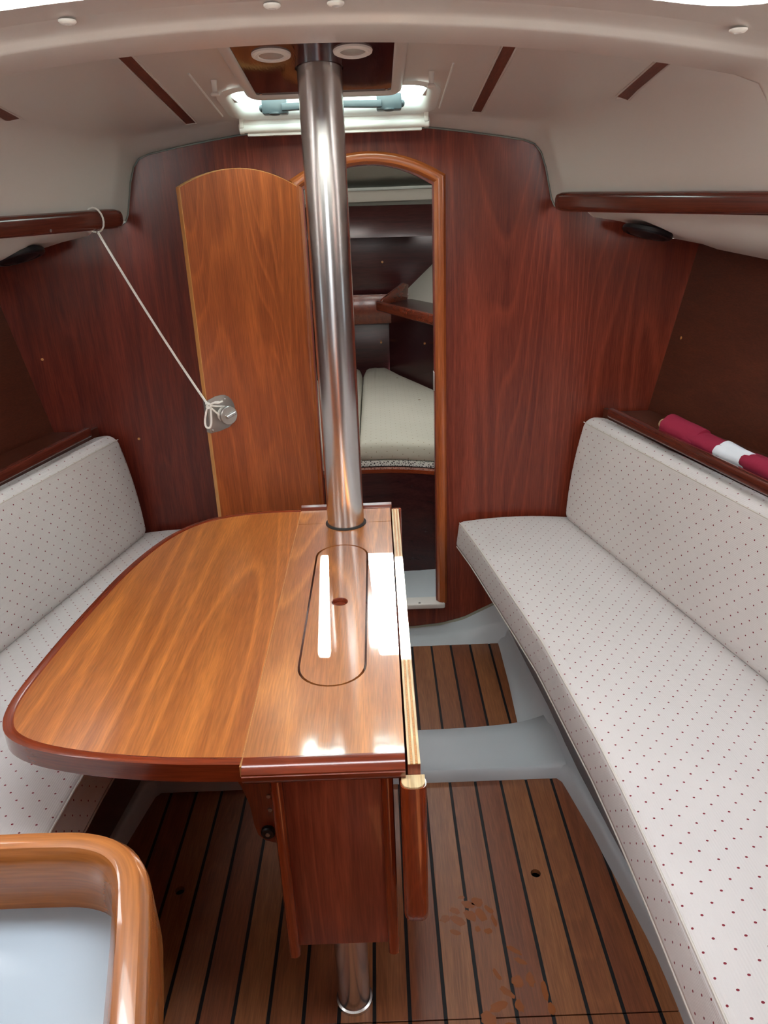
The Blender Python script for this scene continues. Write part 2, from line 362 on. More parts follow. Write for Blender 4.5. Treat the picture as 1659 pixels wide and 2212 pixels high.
# darker veneer panel on the port half of the bulkhead, thin joint at x = -0.467
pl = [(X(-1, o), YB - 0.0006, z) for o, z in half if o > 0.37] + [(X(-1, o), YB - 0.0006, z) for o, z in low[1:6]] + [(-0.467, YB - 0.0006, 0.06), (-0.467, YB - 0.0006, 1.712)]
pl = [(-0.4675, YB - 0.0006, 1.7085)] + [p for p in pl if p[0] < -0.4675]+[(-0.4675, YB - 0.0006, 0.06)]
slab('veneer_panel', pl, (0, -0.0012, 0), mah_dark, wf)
for nm, x, z in (('screw_plug', -0.828, 0.809), ('screw_plug', -1.10, 1.09)):
    lathe(nm, (x, YB - 0.0018, z), (0, -1, 0), [(0.0045, 0), (0.0045, 0.0012), (0.002, 0.0016)], edge_w, wf, 12)

hb = [(o, z) for o, z in half if o < 0.77]
bd = tube('trim_13', [(X(-1, o - 0.002), YB - 0.003, z - 0.002) for o, z in hb[::-1]] + [(X(1, o - 0.002), YB - 0.003, z - 0.002) for o, z in hb[1:]], 0.0024, plain('bulkhead_bead', '7E8480', 0.6)); tag(bd, 'grey sealing bead round the top edge of the bulkhead', kind='structure')
# ---- door trim (arched) and sill
tr = [(0.0175, 0.0), (0.0175, 0.012), (0.010, 0.021), (0.0, 0.023), (-0.010, 0.020), (-0.0175, 0.010), (-0.0175, 0.0)]
tp = [(0.2055, YB, 0.135)] + [(x, YB, z) for x, z in arch(0.2055, -0.2295, 1.587, 1.650)] + [(-0.2295, YB, 0.135)]
t1 = sweep('trim_1', tp, tr, trimw, up=(0, -1, 0)); tag(t1, 'varnished arched door frame around the forepeak opening', kind='structure')
inner = [(0.188, YB, 0.135)] + [(x, YB, z) for x, z in arch(0.188, -0.212, 1.572, 1.635)] + [(-0.212, YB, 0.135)]
sweep('jamb_lining', inner, [(0.004, 0.006), (0.004, -0.03), (-0.004, -0.03), (-0.004, 0.006)], mah, t1, up=(0, -1, 0))
box('strike_plate', (0.181, YB - 0.012, 0.938), (0.1845, YB + 0.012, 1.002), satin, t1, 0.0008)
sl = box('trim_2', (-0.225, YB - 0.03, 0.118), (0.215, YB + 0.03, 0.140), white_pl, bev=0.006, seg=3); tag(sl, 'white threshold sill', kind='structure')
lathe('screw', (0.12, YB - 0.02, 0.140), (0, 0, 1), [(0.005, 0), (0.004, 0.002), (0.001, 0.0025)], satin, sl, 10)

# ---- deckhead liner: roof, coachroof sides
def zc(Y): return 1.82 + 0.12 * (1.9 - Y) if Y > 1.55 else 1.862
def rail_o(Y): return 0.665 + (2.36 - Y) * 0.5
def section(Y):
    ow = rail_o(Y) + 0.012; oc = ow - 0.065; zt = zc(Y); p = []
    zb = 1.50 - (2.36 - Y) * 0.036
    for t in frange(0, 1, 9): o = (oc - 0.05) * t; p.append((o, zt - 0.12 * o * o))
    zk = zt - 0.12 * (oc - 0.05) ** 2
    for a in (25, 50, 72): p.append((oc - 0.05 + 0.055 * math.sin(math.radians(a)), zk - 0.055 * (1 - math.cos(math.radians(a))) - 0.004))
    z1 = p[-1][1]
    for t in (0.3, 0.65, 1.0): p.append((p[11][0] + (ow - p[11][0]) * t, z1 + (zb - z1) * t))
    return p
sec_b = [(0, 1.733), (0.075, 1.733), (0.15, 1.732), (0.22, 1.7295), (0.28, 1.726), (0.35, 1.717), (0.42, 1.707), (0.48, 1.698), (0.54, 1.6875), (0.576, 1.679), (0.598, 1.667), (0.614, 1.645), (0.630, 1.60), (0.644, 1.54), (0.660, 1.50)]
def mixs(a, b, t): return [(p[0] + (q[0] - p[0]) * t, p[1] + (q[1] - p[1]) * t) for p, q in zip(a, b)]
s36 = section(2.36)
rows = [(2.452, sec_b), (2.43, mixs(sec_b, s36, 0.18)), (2.405, mixs(sec_b, s36, 0.5)), (2.38, mixs(sec_b, s36, 0.85)), (2.36, s36)]
rows = rows[:1] + rows[1:] + [(Y, section(Y)) for Y in (2.345, 2.30, 2.2, 2.09, 2.0, 1.9, 1.8, 1.7, 1.6, 1.55, 1.45, 1.35, 1.21)]
HX = 0.255           # hatch half width
full = []
for Y, s in rows:
    s = list(s)
    full.append([(X(-1, o), Y, z) for o, z in s[::-1]] + [(X(1, o), Y, z) for o, z in s[1:]])
# split roof rows so that the hatch opening is a clean rectangle
def roofmesh():
    vs, fs = [], []
    n = len(full[0])
    for i in range(len(full) - 1):
        Ya, Yb = rows[i][0], rows[i + 1][0]
        inhatch = Ya <= 2.3451 and Yb >= 2.0899
        for j in range(n - 1):
            q = [full[i][j], full[i][j + 1], full[i + 1][j + 1], full[i + 1][j]]
            if inhatch:
                xs = [p[0] - CX for p in q]
                def cut(side):
                    # keep the part outboard of +-HX
                    def at(a, b):
                        t = (side * HX - (a[0] - CX)) / (b[0] - a[0]); return tuple(a[k] + (b[k] - a[k]) * t for k in range(3))
                    if side > 0:
                        if min(xs) >= HX: return q
                        if max(xs) <= HX: return None
                        return [at(q[0], q[1]) if q[0][0] - CX < HX else q[0], q[1], q[2], at(q[3], q[2]) if q[3][0] - CX < HX else q[3]]
                    if max(xs) <= -HX: return q
                    if min(xs) >= -HX: return None
                    return [q[0], at(q[0], q[1]) if q[1][0] - CX > -HX else q[1], at(q[3], q[2]) if q[2][0] - CX > -HX else q[2], q[3]]
                done = [cut(1), cut(-1)]
            else: done = [q]
            for d in done:
                if d: k = len(vs); vs += d; fs.append((k, k + 1, k + 2, k + 3))
    bm = bmesh.new(); V = [bm.verts.new(v) for v in vs]
    for f in fs: bm.faces.new([V[i] for i in f])
    bmesh.ops.remove_doubles(bm, verts=bm.verts, dist=0.0004)
    return from_bm('ceiling', bm, gel, None, True, 60)
ceil = roofmesh(); tag(ceil, 'moulded white deckhead liner with sloping sides', kind='structure')

# ---- beam (moulded frame at the step of the coachroof)
def arc_o(k): return 1.719 - 0.15 * k * k
prof = [(1.215, 1.90), (1.20, 0.006), (1.198, 0.001), (1.19, 0.0), (1.15, 0.002), (1.112, 0.004), (1.104, 0.006), (1.097, 0.0115), (1.088, 0.0150), (1.062, 0.0165), (1.048, 0.0185), (1.042, 0.0225), (1.038, 0.03), (1.036, 0.06), (1.036, 0.13)]
os_ = frange(-0.62, 0.62, 32)
beam = []
for Y, dz in prof:
    r = []
    leg = [(0.731, 1.36), (0.726, 1.42), (0.712, 1.50), (0.692, 1.575), (0.675, 1.622), (0.655, 1.650)]
    if dz > 1: ex = 0.30
    else: ex = 0
    for o, z in leg: r.append((X(-1, o + dz * 0.8 if not ex else o + 0.35), Y, z + (0 if not ex else 0.0)))
    for o in os_: r.append((CX + o, Y, arc_o(o) + (dz if not ex else 0.17)))
    for o, z in leg[::-1]: r.append((X(1, o + dz * 0.8 if not ex else o + 0.35), Y, z))
    beam.append(r)
MHW = 0.50      # main hatch half width
bm_rows = beam[:11]
t3 = loft('trim_3', bm_rows, gel, ang=60); tag(t3, 'moulded white beam crossing the deckhead', kind='structure')
# roof of the aft cabin with the main hatch opening (rounded corners) and its coaming
def hatch_loop(hw, y0, y1, r, n=5):
    o = []
    for cx, cy, a0 in ((hw - r, y1 - r, 0), (-hw + r, y1 - r, 90), (-hw + r, y0 + r, 180), (hw - r, y0 + r, 270)):
        for k in range(n + 1):
            a = math.radians(a0 + 90 * k / n); o.append((cx + r * math.cos(a), cy + r * math.sin(a)))
    return o
def refine(loop, m=0.05):
    o = []
    for i, a in enumerate(loop):
        b = loop[(i + 1) % len(loop)]; d = math.dist(a, b); k = max(1, int(d / m))
        for q in range(k): o.append((a[0] + (b[0] - a[0]) * q / k, a[1] + (b[1] - a[1]) * q / k))
    return o
MY0 = 0.70
MY1 = 0.986
lip = refine(hatch_loop(0.55, MY0, MY1, 0.09))
def rz(o, dz=0.0185): return 1.719 - 0.15 * o * o + dz
bm = bmesh.new()
outer = refine([(1.05, -1.62), (1.05, 1.05), (-1.05, 1.05), (-1.05, -1.62)])
es = []
for loop in (outer, lip):
    V = [bm.verts.new((CX + a, b, 0)) for a, b in loop]; es += [bm.edges.new((V[i], V[(i + 1) % len(V)])) for i in range(len(V))]
bmesh.ops.triangle_fill(bm, edges=es, use_beauty=True, normal=(0, 0, 1))
for _ in range(2):
    bmesh.ops.subdivide_edges(bm, edges=[e for e in bm.edges if e.calc_length() > 0.12], cuts=1)
bmesh.ops.triangulate(bm, faces=bm.faces)
for v in bm.verts: v.co.z = rz(v.co.x - CX)
roof = from_bm('ceiling_aft', bm, gel, None, True, 60); tag(roof, 'white deckhead over the companionway', kind='structure'); roof.name = 'ceiling.001'
cl = []
for off, dz in ((0, 0.0185), (-0.006, 0.0205), (-0.011, 0.027), (-0.012, 0.05), (-0.012, 0.12), (0.03, 0.135), (0.03, 0.02)):
    q = refine(hatch_loop(0.55 + off, MY0 - off, MY1 + off, 0.09 + off * .5))
    cl.append([(CX + a, b, rz(max(-.55, min(.55, a)), dz)) for a, b in q])
m0 = min(len(c) for c in cl)
t4 = loft('trim_4', [c[:m0] for c in cl] if all(len(c) == m0 for c in cl) else [cl[0], [(p[0], p[1], p[2] + 0.1) for p in cl[0]]], gelbright, closed=True, ang=60); tag(t4, 'white coaming of the open main hatch', kind='structure')
for i, (x, Y) in enumerate(((-0.358, 1.050), (-0.112, 1.058), (-0.035, 1.056), (0.452, 1.046))):
    s = lathe('screw_cap', (x, Y, rz(x - CX, 0.0168)), (0, 0, -1), [(0.0105, 0), (0.0105, 0.002), (0.008, 0.004), (0.0045, 0.0045), (0.004, 0.002), (0.0005, 0.002)], white_pl, t3, 18)

# ---- wooden strips let into the deckhead
def roof_z(x, Y):
    o = abs(x - CX); s = section(Y)
    return interp(o, [(p[0], p[1]) for p in s[:10]])
def strip(name, x, y0, y1, label):
    ys = frange(y0, y1, 10); w = 0.0125
    e = loft(name, [[(x - w, Y, roof_z(x - w, Y) - 0.0015), (x + w, Y, roof_z(x + w, Y) - 0.0015), (x + w, Y, roof_z(x + w, Y) + 0.004), (x - w, Y, roof_z(x - w, Y) + 0.004)] for Y in ys], strip_w, closed=True, cap=True)
    tag(e, label, kind='structure')
    w = 0.0185
    for s in (-1, 1):
        tube('strip_edge', [(x + s * 0.0155, Y, roof_z(x + s * 0.0155, Y) - 0.0005) for Y in ys], 0.0028, gel, e, 6)
    tube('strip_edge', [(x - 0.015, y1 + 0.003, roof_z(x, y1) - 0.0005), (x + 0.015, y1 + 0.003, roof_z(x, y1) - 0.0005)], 0.003, gel, e, 6)
strip('trim_5', -0.50, 1.30, 2.335, 'long mahogany strip in the port deckhead')
strip('trim_6', 0.30, 1.30, 2.325, 'long mahogany strip in the starboard deckhead')
strip('trim_7', 0.622, 1.45, 2.05, 'short mahogany strip in the starboard deckhead')
strip('trim_8', -0.855, 1.45, 2.16, 'short mahogany strip in the port deckhead')
for i, x in enumerate((-0.405, 0.195)):
    t = tube('trim_%d' % (9 + i), [(x, Y, roof_z(x, Y) - 0.0005) for Y in frange(1.93, 2.31, 8)], 0.0028, gelbright, None, 6); tag(t, 'raised moulding line beside the hatch', kind='structure')

# ---- shelf undersides and outboard liner, hull panels
HT = 0.28
for s, nm in ((1, 'starboard'), (-1, 'port')):
    secs = []
    for Y in (2.452, 2.36, 2.275, 2.262, 2.245, 2.23, 2.20, 2.12, 2.0, 1.8, 1.5, 1.21):
        bul = 0.024 * max(0, min(1, (2.275 - Y) / 0.06)) ** 0.7; d = 2.45 - Y; fr = 0.5 * d; hu = HT * d; dz = -0.036 * d; dz2 = -0.10 * min(d, .6)
        secs.append([(X(s, 0.660 + fr), Y, 1.500 + dz), (X(s, 0.668 + fr), Y, 1.490 + dz), (X(s, 0.684 + fr), Y, 1.486 + dz), (X(s, 0.756 + fr * .95), Y, 1.481 + dz), (X(s, 0.768 + fr * .93), Y, 1.474 + dz), (X(s, 0.782 + fr * .92), Y, 1.462 + dz - bul * .4),
                     (X(s, 0.866 + fr * .8), Y, 1.446 + dz2 * .7 - bul), (X(s, 1.000 + hu), Y, 1.412 + dz2 - bul * .8), (X(s, 1.030 + hu), Y, 1.392 + dz2), (X(s, 1.135 + hu), Y, 1.383 + dz2)])
    t = loft('trim_%d' % (11 if s > 0 else 12), secs, gelbright, ang=50); tag(t, 'white moulded underside of the %s shelf' % nm, kind='structure')
    # hull panel with portlight opening
    def H(Y, z): return (X(s, 1.122 + (z - 1.383) * 0.205 + HT * (2.45 - Y)) if Y > 0.4 else X(s, 1.122 + (z - 1.383) * 0.205 + HT * 2.05), Y, z)
    bm = bmesh.new(); pz = (1.10, 1.22); py = (1.02, 1.30)
    ys = [2.452, 2.2, 1.9, 1.6, py[1], py[0], 0.7, 0.4, -0.2, -0.9, -1.62]; zs = [0.0, 0.35, 0.8, 0.95, pz[0], pz[1], 1.32, 1.42, 1.8]
    G = {(i, j): bm.verts.new(H(Y, z)) for i, Y in enumerate(ys) for j, z in enumerate(zs)}
    for i in range(len(ys) - 1):
        for j in range(len(zs) - 1):
            if ys[i] == py[1] and zs[j] == pz[0]: continue
            bm.faces.new((G[i, j], G[i + 1, j], G[i + 1, j + 1], G[i, j + 1]))
    w = from_bm('wall_right' if s > 0 else 'wall_left', bm, mah_hull); tag(w, 'dark mahogany panelling along the %s hull side' % nm, kind='structure')
    for z, Y in ((1.09, 2.40),) if s > 0 else ():
        p = Vector(H(Y, z)); lathe('screw_plug', p, (-s, 0, .2), [(0.005, -0.001), (0.005, 0.0012), (0.002, 0.0016)], edge_w, w, 12)
    pw = empty('window_%d' % (4 if s > 0 else 5), H(1.16, 1.16), 'hull portlight on the %s side' % nm, kind='structure')
    loop = [H(py[0], pz[0]), H(py[1], pz[0]), H(py[1], pz[1]), H(py[0], pz[1])]
    tube('window_frame', loop, 0.012, white_pl, pw, 8, True)
    slab('pane', [Vector(q) + Vector((s * 0.004, 0, 0)) for q in loop], (s * 0.004, 0, 0), pane_c, pw)

# ---- coachroof sides with long windows, aft of the beam, and the side decks outboard of them
for s, nm in ((1, 'starboard'), (-1, 'port')):
    ro = 1.05; xw = X(s, ro); y0, y1 = 0.10, 1.12
    hole_ = [(xw, a, b) for a, b in rr2(y0, y1, 1.385, 1.55, 0.05)]
    w = slab('wall_coachroof', [(xw, -1.62, 1.36), (xw, 1.22, 1.36), (xw, 1.22, 1.62), (xw, -1.62, 1.62)], (s * 0.015, 0, 0), gelbright, holes=[hole_]); w.name = 'wall_coachroof_right' if s > 0 else 'wall_coachroof_left'; tag(w, 'white coachroof side with a long window, %s' % nm, kind='structure')
    d = slab('side_deck', [(xw, -1.62, 1.345), (xw, 1.22, 1.345), (X(s, 1.75), 1.22, 1.345), (X(s, 1.75), -1.62, 1.345)], (0, 0, 0.015), gelbright, w)
    pw = empty('window_%d' % (6 if s > 0 else 7), (xw, 0.54, 1.47), 'long window in the %s coachroof side' % nm, kind='structure')
    tube('window_frame', hole_, 0.008, black, pw, 6, True)
    slab('pane', [Vector(p) + Vector((s * 0.005, 0, 0)) for p in hole_], (s * 0.005, 0, 0), pane_c, pw)
portal('portal_side_window', (1.06, 0.61, 1.47), (-1, 0, 0), 0.22, 1.1)
portal('portal_side_window', (-1.26, 0.61, 1.47), (1, 0, 0), 0.22, 1.1)

# ---- aft bulkhead with the companionway opening, behind the camera
ao = [(X(-1, 1.75), -1.60, 0), (X(1, 1.75), -1.60, 0), (X(1, 1.75), -1.60, 1.8), (X(-1, 1.75), -1.60, 1.8)]
ah = [(X(-1, 0.31), -1.60, 1.12), (X(1, 0.31), -1.60, 1.12), (X(1, 0.34), -1.60, 1.62), (X(-1, 0.34), -1.60, 1.62)]
wb = slab('wall_back', ao, (0, -0.03, 0), mah, holes=[ah]); tag(wb, 'aft bulkhead with the companionway opening', kind='structure')

# ---- cabin sole: planks, caulking, grey moulded liner
fl = empty('floor', (CX, 1.4, 0), 'teak and caulk cabin sole set in grey moulded liner', kind='structure')
P0, PW, GAP = 0.157, 0.0715, 0.0075
lines = [P0 + PW * k for k in range(-12, 7)]
def floor_panel(y0, y1, holes=()):
    for i in range(len(lines) - 1):
        a = lines[i] + GAP / 2; b = lines[i + 1] - GAP / 2
        hs = [[(hx + 0.012 * math.cos(t * math.pi / 8), hy + 0.012 * math.sin(t * math.pi / 8), -0.012) for t in range(16)] for hx, hy in holes if a < hx - 0.012 and hx + 0.012 < b]
        slab('plank', [(a, y0, -0.012), (b, y0, -0.012), (b, y1, -0.012), (a, y1, -0.012)], (0, 0, 0.012), plank_m[(i * 7 + int(y0 * 10)) % 3], fl, 0.0 if hs else 0.0006, 1, holes=hs)
    for x in lines:
        box('caulk_strip', (x - GAP / 2, y0, -0.012), (x + GAP / 2, y1, -0.0006), caulk, fl, 0)
HOLES = ((0.335, 1.327), (-0.527, 1.316))
floor_panel(-1.55, 0.984); floor_panel(0.9865, 1.655, HOLES); floor_panel(1.85, 2.36)
box('sub_floor', (X(-1, 1.7), -1.6, -0.06), (X(1, 1.7), 2.5, -0.03), dark, fl, 0)
side_in = [(2.365, 0.503), (2.33, 0.504), (2.1, 0.500), (1.897, 0.492), (1.86, 0.491)]
main_in = [(1.66, 0.52), (1.648, 0.556), (1.63, 0.570), (1.60, 0.576), (1.451, 0.602), (1.30, 0.622), (1.119, 0.646), (1.027, 0.651), (0.9, 0.652), (-1.5, 0.652)]
out_e = [(2.45, 0.530), (2.2, 0.552), (1.9, 0.581), (1.66, 0.594), (1.45, 0.617), (1.3, 0.634), (1.119, 0.656), (1.0, 0.660), (-1.5, 0.662)]
for s in (1, -1):
    secs = []
    for Y in frange(2.45, 1.80, 14):
        a = interp(Y, side_in); b = interp(Y, out_e) + 0.012
        secs.append([(X(s, a), Y, -0.004), (X(s, a + 0.004), Y, 0.006), (X(s, a + 0.25 * (b - a)), Y, 0.014), (X(s, a + 0.62 * (b - a)), Y, 0.022), (X(s, a + 0.8 * (b - a)), Y, 0.040), (X(s, b), Y, 0.048), (X(s, b + .02), Y, 0.048)])
    for Y in (1.76, 1.70, 1.665, 1.655):
        a = 0.50; b = interp(Y, out_e) + 0.012
        secs.append([(X(s, a), Y, -0.004), (X(s, a + 0.004), Y, 0.02), (X(s, a + 0.25 * (b - a)), Y, 0.027), (X(s, a + 0.62 * (b - a)), Y, 0.030), (X(s, a + 0.8 * (b - a)), Y, 0.040), (X(s, b), Y, 0.048), (X(s, b + .02), Y, 0.048)])
    for Y in [1.648, 1.63, 1.60] + frange(1.55, 0.9, 14) + [-1.5]:
        a = interp(Y, main_in); b = max(a + 0.016, interp(Y, out_e) + 0.002); w = b - a
        secs.append([(X(s, a), Y, -0.004), (X(s, a + 0.001), Y, 0.003), (X(s, a + 0.22 * w), Y, 0.020), (X(s, a + 0.42 * w), Y, 0.036), (X(s, a + 0.6 * w), Y, 0.044), (X(s, b), Y, 0.048), (X(s, b + .02), Y, 0.048)])
    loft('liner_side', secs, grey, fl, ang=50)
# crossmember
secs = []
for o in frange(-0.585, 0.585, 40):
    k = max(0, (abs(o) - 0.46) / 0.12); k2 = k * k
    yf = 1.858 + 0.03 * (abs(o) / .55) ** 4; yn = 1.645
    secs.append([(CX + o, yf, -0.004), (CX + o, yf - 0.003, 0.016 + .012 * k2), (CX + o, yf - 0.012, 0.024 + .015 * k2), (CX + o, 1.80, 0.028 + .015 * k2), (CX + o, 1.70, 0.028 + .015 * k2), (CX + o, yn + 0.025, 0.030 + .015 * k2), (CX + o, yn + 0.012, 0.033 + .012 * k2), (CX + o, yn + 0.004, 0.026 + .012 * k2), (CX + o, yn, -0.004)])
loft('crossmember', secs, grey, fl, ang=50)
# forward riser under the bulkhead
zbt = [(0, 0.022), (0.19, 0.026), (0.298, 0.036), (0.386, 0.058), (0.44, 0.086), (0.504, 0.118), (0.56, 0.14)]
secs = []
for o in frange(-0.55, 0.55, 40):
    zb = interp(abs(o), zbt); zl = 0.012 + 0.055 * (zb - 0.022) / 0.096
    secs.append([(CX + o, 2.352, -0.004), (CX + o, 2.358, 0.004), (CX + o, 2.372, 0.5 * zl), (CX + o, 2.384, zl), (CX + o, 2.392, zl + 0.005), (CX + o, 2.40, zl + 0.006 + 0.1 * (zb - zl)), (CX + o, 2.447, zb)])
loft('liner_front', secs, grey, fl, ang=50)
secs = [[(CX + o, 2.449, interp(abs(o), zbt) - 0.004), (CX + o, 2.440, interp(abs(o), zbt) - 0.002), (CX + o, 2.446, interp(abs(o), zbt) + 0.004), (CX + o, 2.452, interp(abs(o), zbt) + 0.004)] for o in frange(-0.53, 0.53, 40)]
loft('sealant_bead', secs, plain('grey_sealant', '8A8878', 0.7), fl, closed=True, cap=True)

# ================================================================== SETTEES
xf = [(2.42, 0.362), (2.23, 0.398), (2.0, 0.432), (1.785, 0.464), (1.613, 0.489), (1.414, 0.506), (1.234, 0.522), (1.1, 0.529), (0.9, 0.534), (0.3, 0.536), (-1.5, 0.536)]
xb = [(2.42, 0.730), (1.391, 0.957), (0.3, 1.19)]
def soft(secs_at, y0, y1, n, endr, ec):
    """rows with rounded ends: list of (Y, shrink)"""
    L = []
    for a in (90, 60, 35, 15): L.append((y0 - endr * (1 - math.sin(math.radians(a))) + 0, None))
    return L
def cushion(name, s, label, kind):
    """kind seat or back: lofted rounded cross-sections along Y with softened ends"""
    def sec(Y, q):   # q shrink of the outline at the ends
        if kind == 'seat':
            f = interp(Y, xf); b = interp(Y, xb) + 0.05; z0, z1 = 0.372, 0.470
            w = b - f; cx = f + w / 2; cz = (z0 + z1) / 2; h = z1 - z0
            o = []
            base = rrect(w - 2 * q, h - 2 * q, max(0.006, 0.017 - q * .5), 4)
            # start the loop at the bottom rear; add points along the top for the crown
            pts = []
            for i in range(len(base)):
                a = base[i]; c = base[(i + 1) % len(base)]; pts.append(a)
                if math.dist(a, c) > 0.1:
                    for k in range(1, 8): pts.append((a[0] + (c[0] - a[0]) * k / 8, a[1] + (c[1] - a[1]) * k / 8))
            for a, c in pts:
                u = a / (w / 2); z = c + (0.014 * (1 - u * u) if c > 0 else 0)
                if c < 0 and a < 0: a -= 0.012 * min(1, -c / (h / 2)) * max(0, 1 - (a + w / 2) / 0.05)
                o.append((X(s, cx + a), Y, cz + z))
            return o
        f = interp(Y, xb) - 0.004
        # back: local axes leaning outboard
        e = Vector((0.13, 0.9915)); t = Vector((0.9915, -0.13)); H_, T_ = 0.383, 0.092
        base = rrect(T_ - 2 * q, H_ - 2 * q, max(0.008, 0.036 - q * .8), 6); pts = []
        for i in range(len(base)):
            a = base[i]; c = base[(i + 1) % len(base)]; pts.append(a)
            if math.dist(a, c) > 0.1:
                for k in range(1, 8): pts.append((a[0] + (c[0] - a[0]) * k / 8, a[1] + (c[1] - a[1]) * k / 8))
        o = []
        for a, c in pts:
            u = c / (H_ / 2); bulge = -0.012 * (1 - u * u) if a < 0 else 0
            p = Vector((f, 0.468)) + t * (T_ / 2 + a + bulge) + e * (H_ / 2 + c)
            o.append((X(s, p.x), Y, p.y))
        return o
    y0, y1 = (2.425, 0.10) if kind == 'seat' else (2.405, 0.10)
    r = 0.016 if kind == 'seat' else 0.03
    ys = [(y0 - r * (1 - math.sin(a)), r * (1 - math.cos(a))) for a in [math.radians(v) for v in (88, 65, 42, 20, 0)]]
    ys += [(Y, 0) for Y in frange(y0 - r - 0.05, y1 + 0.1, 34)] + [(y1, 0.0)]
    o = loft(name, [sec(Y, q) for Y, q in ys], fab, None, closed=True, cap=True, uv=True, ang=60)
    tag(o, label, 'cushion')
    if kind == 'seat':
        for z, nm in ((0.4685, 'piping'), (0.377, 'piping')):
            tube(nm, [(X(s, interp(Y, xf) + (0.004 if z > 0.4 else -0.006)), Y, z - 0.003) for Y in frange(2.415, 0.12, 30)], 0.0022, pipe_m, o, 6)
    else:
        tube('piping', [(X(s, interp(Y, xb) + 0.039), Y, 0.827) for Y in frange(2.385, 0.14, 26)], 0.0018, pipe_m, o, 6)
    return o
SIDE = {1: 'starboard', -1: 'port'}
cushion('seat_cushion', 1, 'long cream dotted seat cushion on the settee to the right of the table', 'seat')
cushion('seat_cushion', -1, 'cream dotted seat cushion mostly hidden under the table, left settee', 'seat')
cushion('back_cushion', 1, 'cream dotted back cushion leaning against the right settee shelf', 'back')
cushion('back_cushion', -1, 'cream dotted back cushion behind the left leaf of the table', 'back')
for s in (1, -1):
    b = empty('settee_base', (X(s, 0.75), 1.4, 0.0), 'dark mahogany settee base under the %s seat cushion' % ('right' if s > 0 else 'left'), 'bench')
    ys = frange(2.43, -1.5, 40)
    def fo(Y): return max(interp(Y, out_e) + 0.016, interp(Y, xf) + 0.03)
    loft('fascia', [[(X(s, fo(Y) + 0.0), Y, 0.03), (X(s, interp(Y, xf) + 0.055), Y, 0.355), (X(s, interp(Y, xf) + 0.09), Y, 0.355), (X(s, fo(Y) + 0.03), Y, 0.03)] for Y in ys], mah_hull, b, closed=True, cap=True)
    loft('seat_board', [[(X(s, interp(Y, xf) + 0.006), Y, 0.357), (X(s, interp(Y, xf) + 0.004), Y, 0.370), (X(s, interp(Y, xb) + 0.10), Y, 0.370), (X(s, interp(Y, xb) + 0.10), Y, 0.357)] for Y in ys], mah_rail, b, closed=True, cap=True)
    loft('backboard', [[(X(s, interp(Y, xb) + 0.102), Y, 0.372), (X(s, interp(Y, xb) + 0.124), Y, 0.860), (X(s, interp(Y, xb) + 0.136), Y, 0.860), (X(s, interp(Y, xb) + 0.115), Y, 0.372)] for Y in frange(2.43, 0.1, 12)], mah_hull, b, closed=True, cap=True)
    loft('shelf_board', [[(X(s, interp(Y, xb) + 0.137), Y, 0.835), (X(s, interp(Y, xb) + 0.137), Y, 0.847), (X(s, 1.004 + HT * (2.45 - max(Y, .4))), Y, 0.847), (X(s, 1.004 + HT * (2.45 - max(Y, .4))), Y, 0.835)] for Y in frange(2.43, 0.1, 12)], mah_hull, b, closed=True, cap=True)
    # fiddle rail on top of the backboard
    pth = [(X(s, 0.832 + 0.0105 + 0.208 * (2.304 - Y)), Y, 0.876) for Y in frange(2.31, 0.12, 20)]
    fr = sweep('fiddle_rail', pth, rrect(0.023, 0.030, 0.006, 3), mah_railu); tag(fr, 'narrow mahogany fiddle rail above the %s settee back cushion' % ('right' if s > 0 else 'left'), 'rail')
    # hand rail along the shelf edge
    ys = [2.375, 2.368, 2.35, 2.32] + frange(2.28, 1.22, 18)
    sc = [0.55, 0.82, 0.97, 1] + list(frange(1, 0.86, 18))
    pth = [(X(s, rail_o(Y) - 0.008), Y, 1.5085 - (2.36 - Y) * 0.034) for Y in ys]
    hr = sweep('handrail', pth, rrect(0.034, 0.054, 0.0155, 5), mah_railu, scale=sc); tag(hr, 'rounded mahogany shelf rail on the %s' % ('right, without any rope' if s > 0 else 'left with a rope tied round it'), 'rail')
    if s < 0:
        Y = 2.12; lathe('screw', (X(s, rail_o(Y) - 0.026), Y, 1.483), (-s, -0.1, -0.2), [(0.004, -0.001), (0.004, 0.001), (0.001, 0.0018)], satin, hr, 10)
    # loudspeaker under the shelf
    Y = 2.335 if s > 0 else 2.31; o_ = 0.895 if s > 0 else 0.925
    c = Vector((X(s, o_ + 0.02), Y, 1.424)); ax = Vector((-s * 0.28, -0.10, -1)).normalized()
    sp_ = empty('loudspeaker', c, 'round black loudspeaker under the shelf on the %s side' % ('right' if s > 0 else 'left, below the rope'), 'speaker')
    lathe('rim', c, ax, [(0.070, 0.0), (0.074, 0.004), (0.074, 0.013), (0.069, 0.018), (0.060, 0.019), (0.058, 0.015), (0.03, 0.013)], black, sp_, 36)
    lathe('cone', c + ax * 0.0135, ax, [(0.058, 0), (0.050, 0.006), (0.02, 0.010), (0.014, 0.013), (0.001, 0.015)], black, sp_, 30)

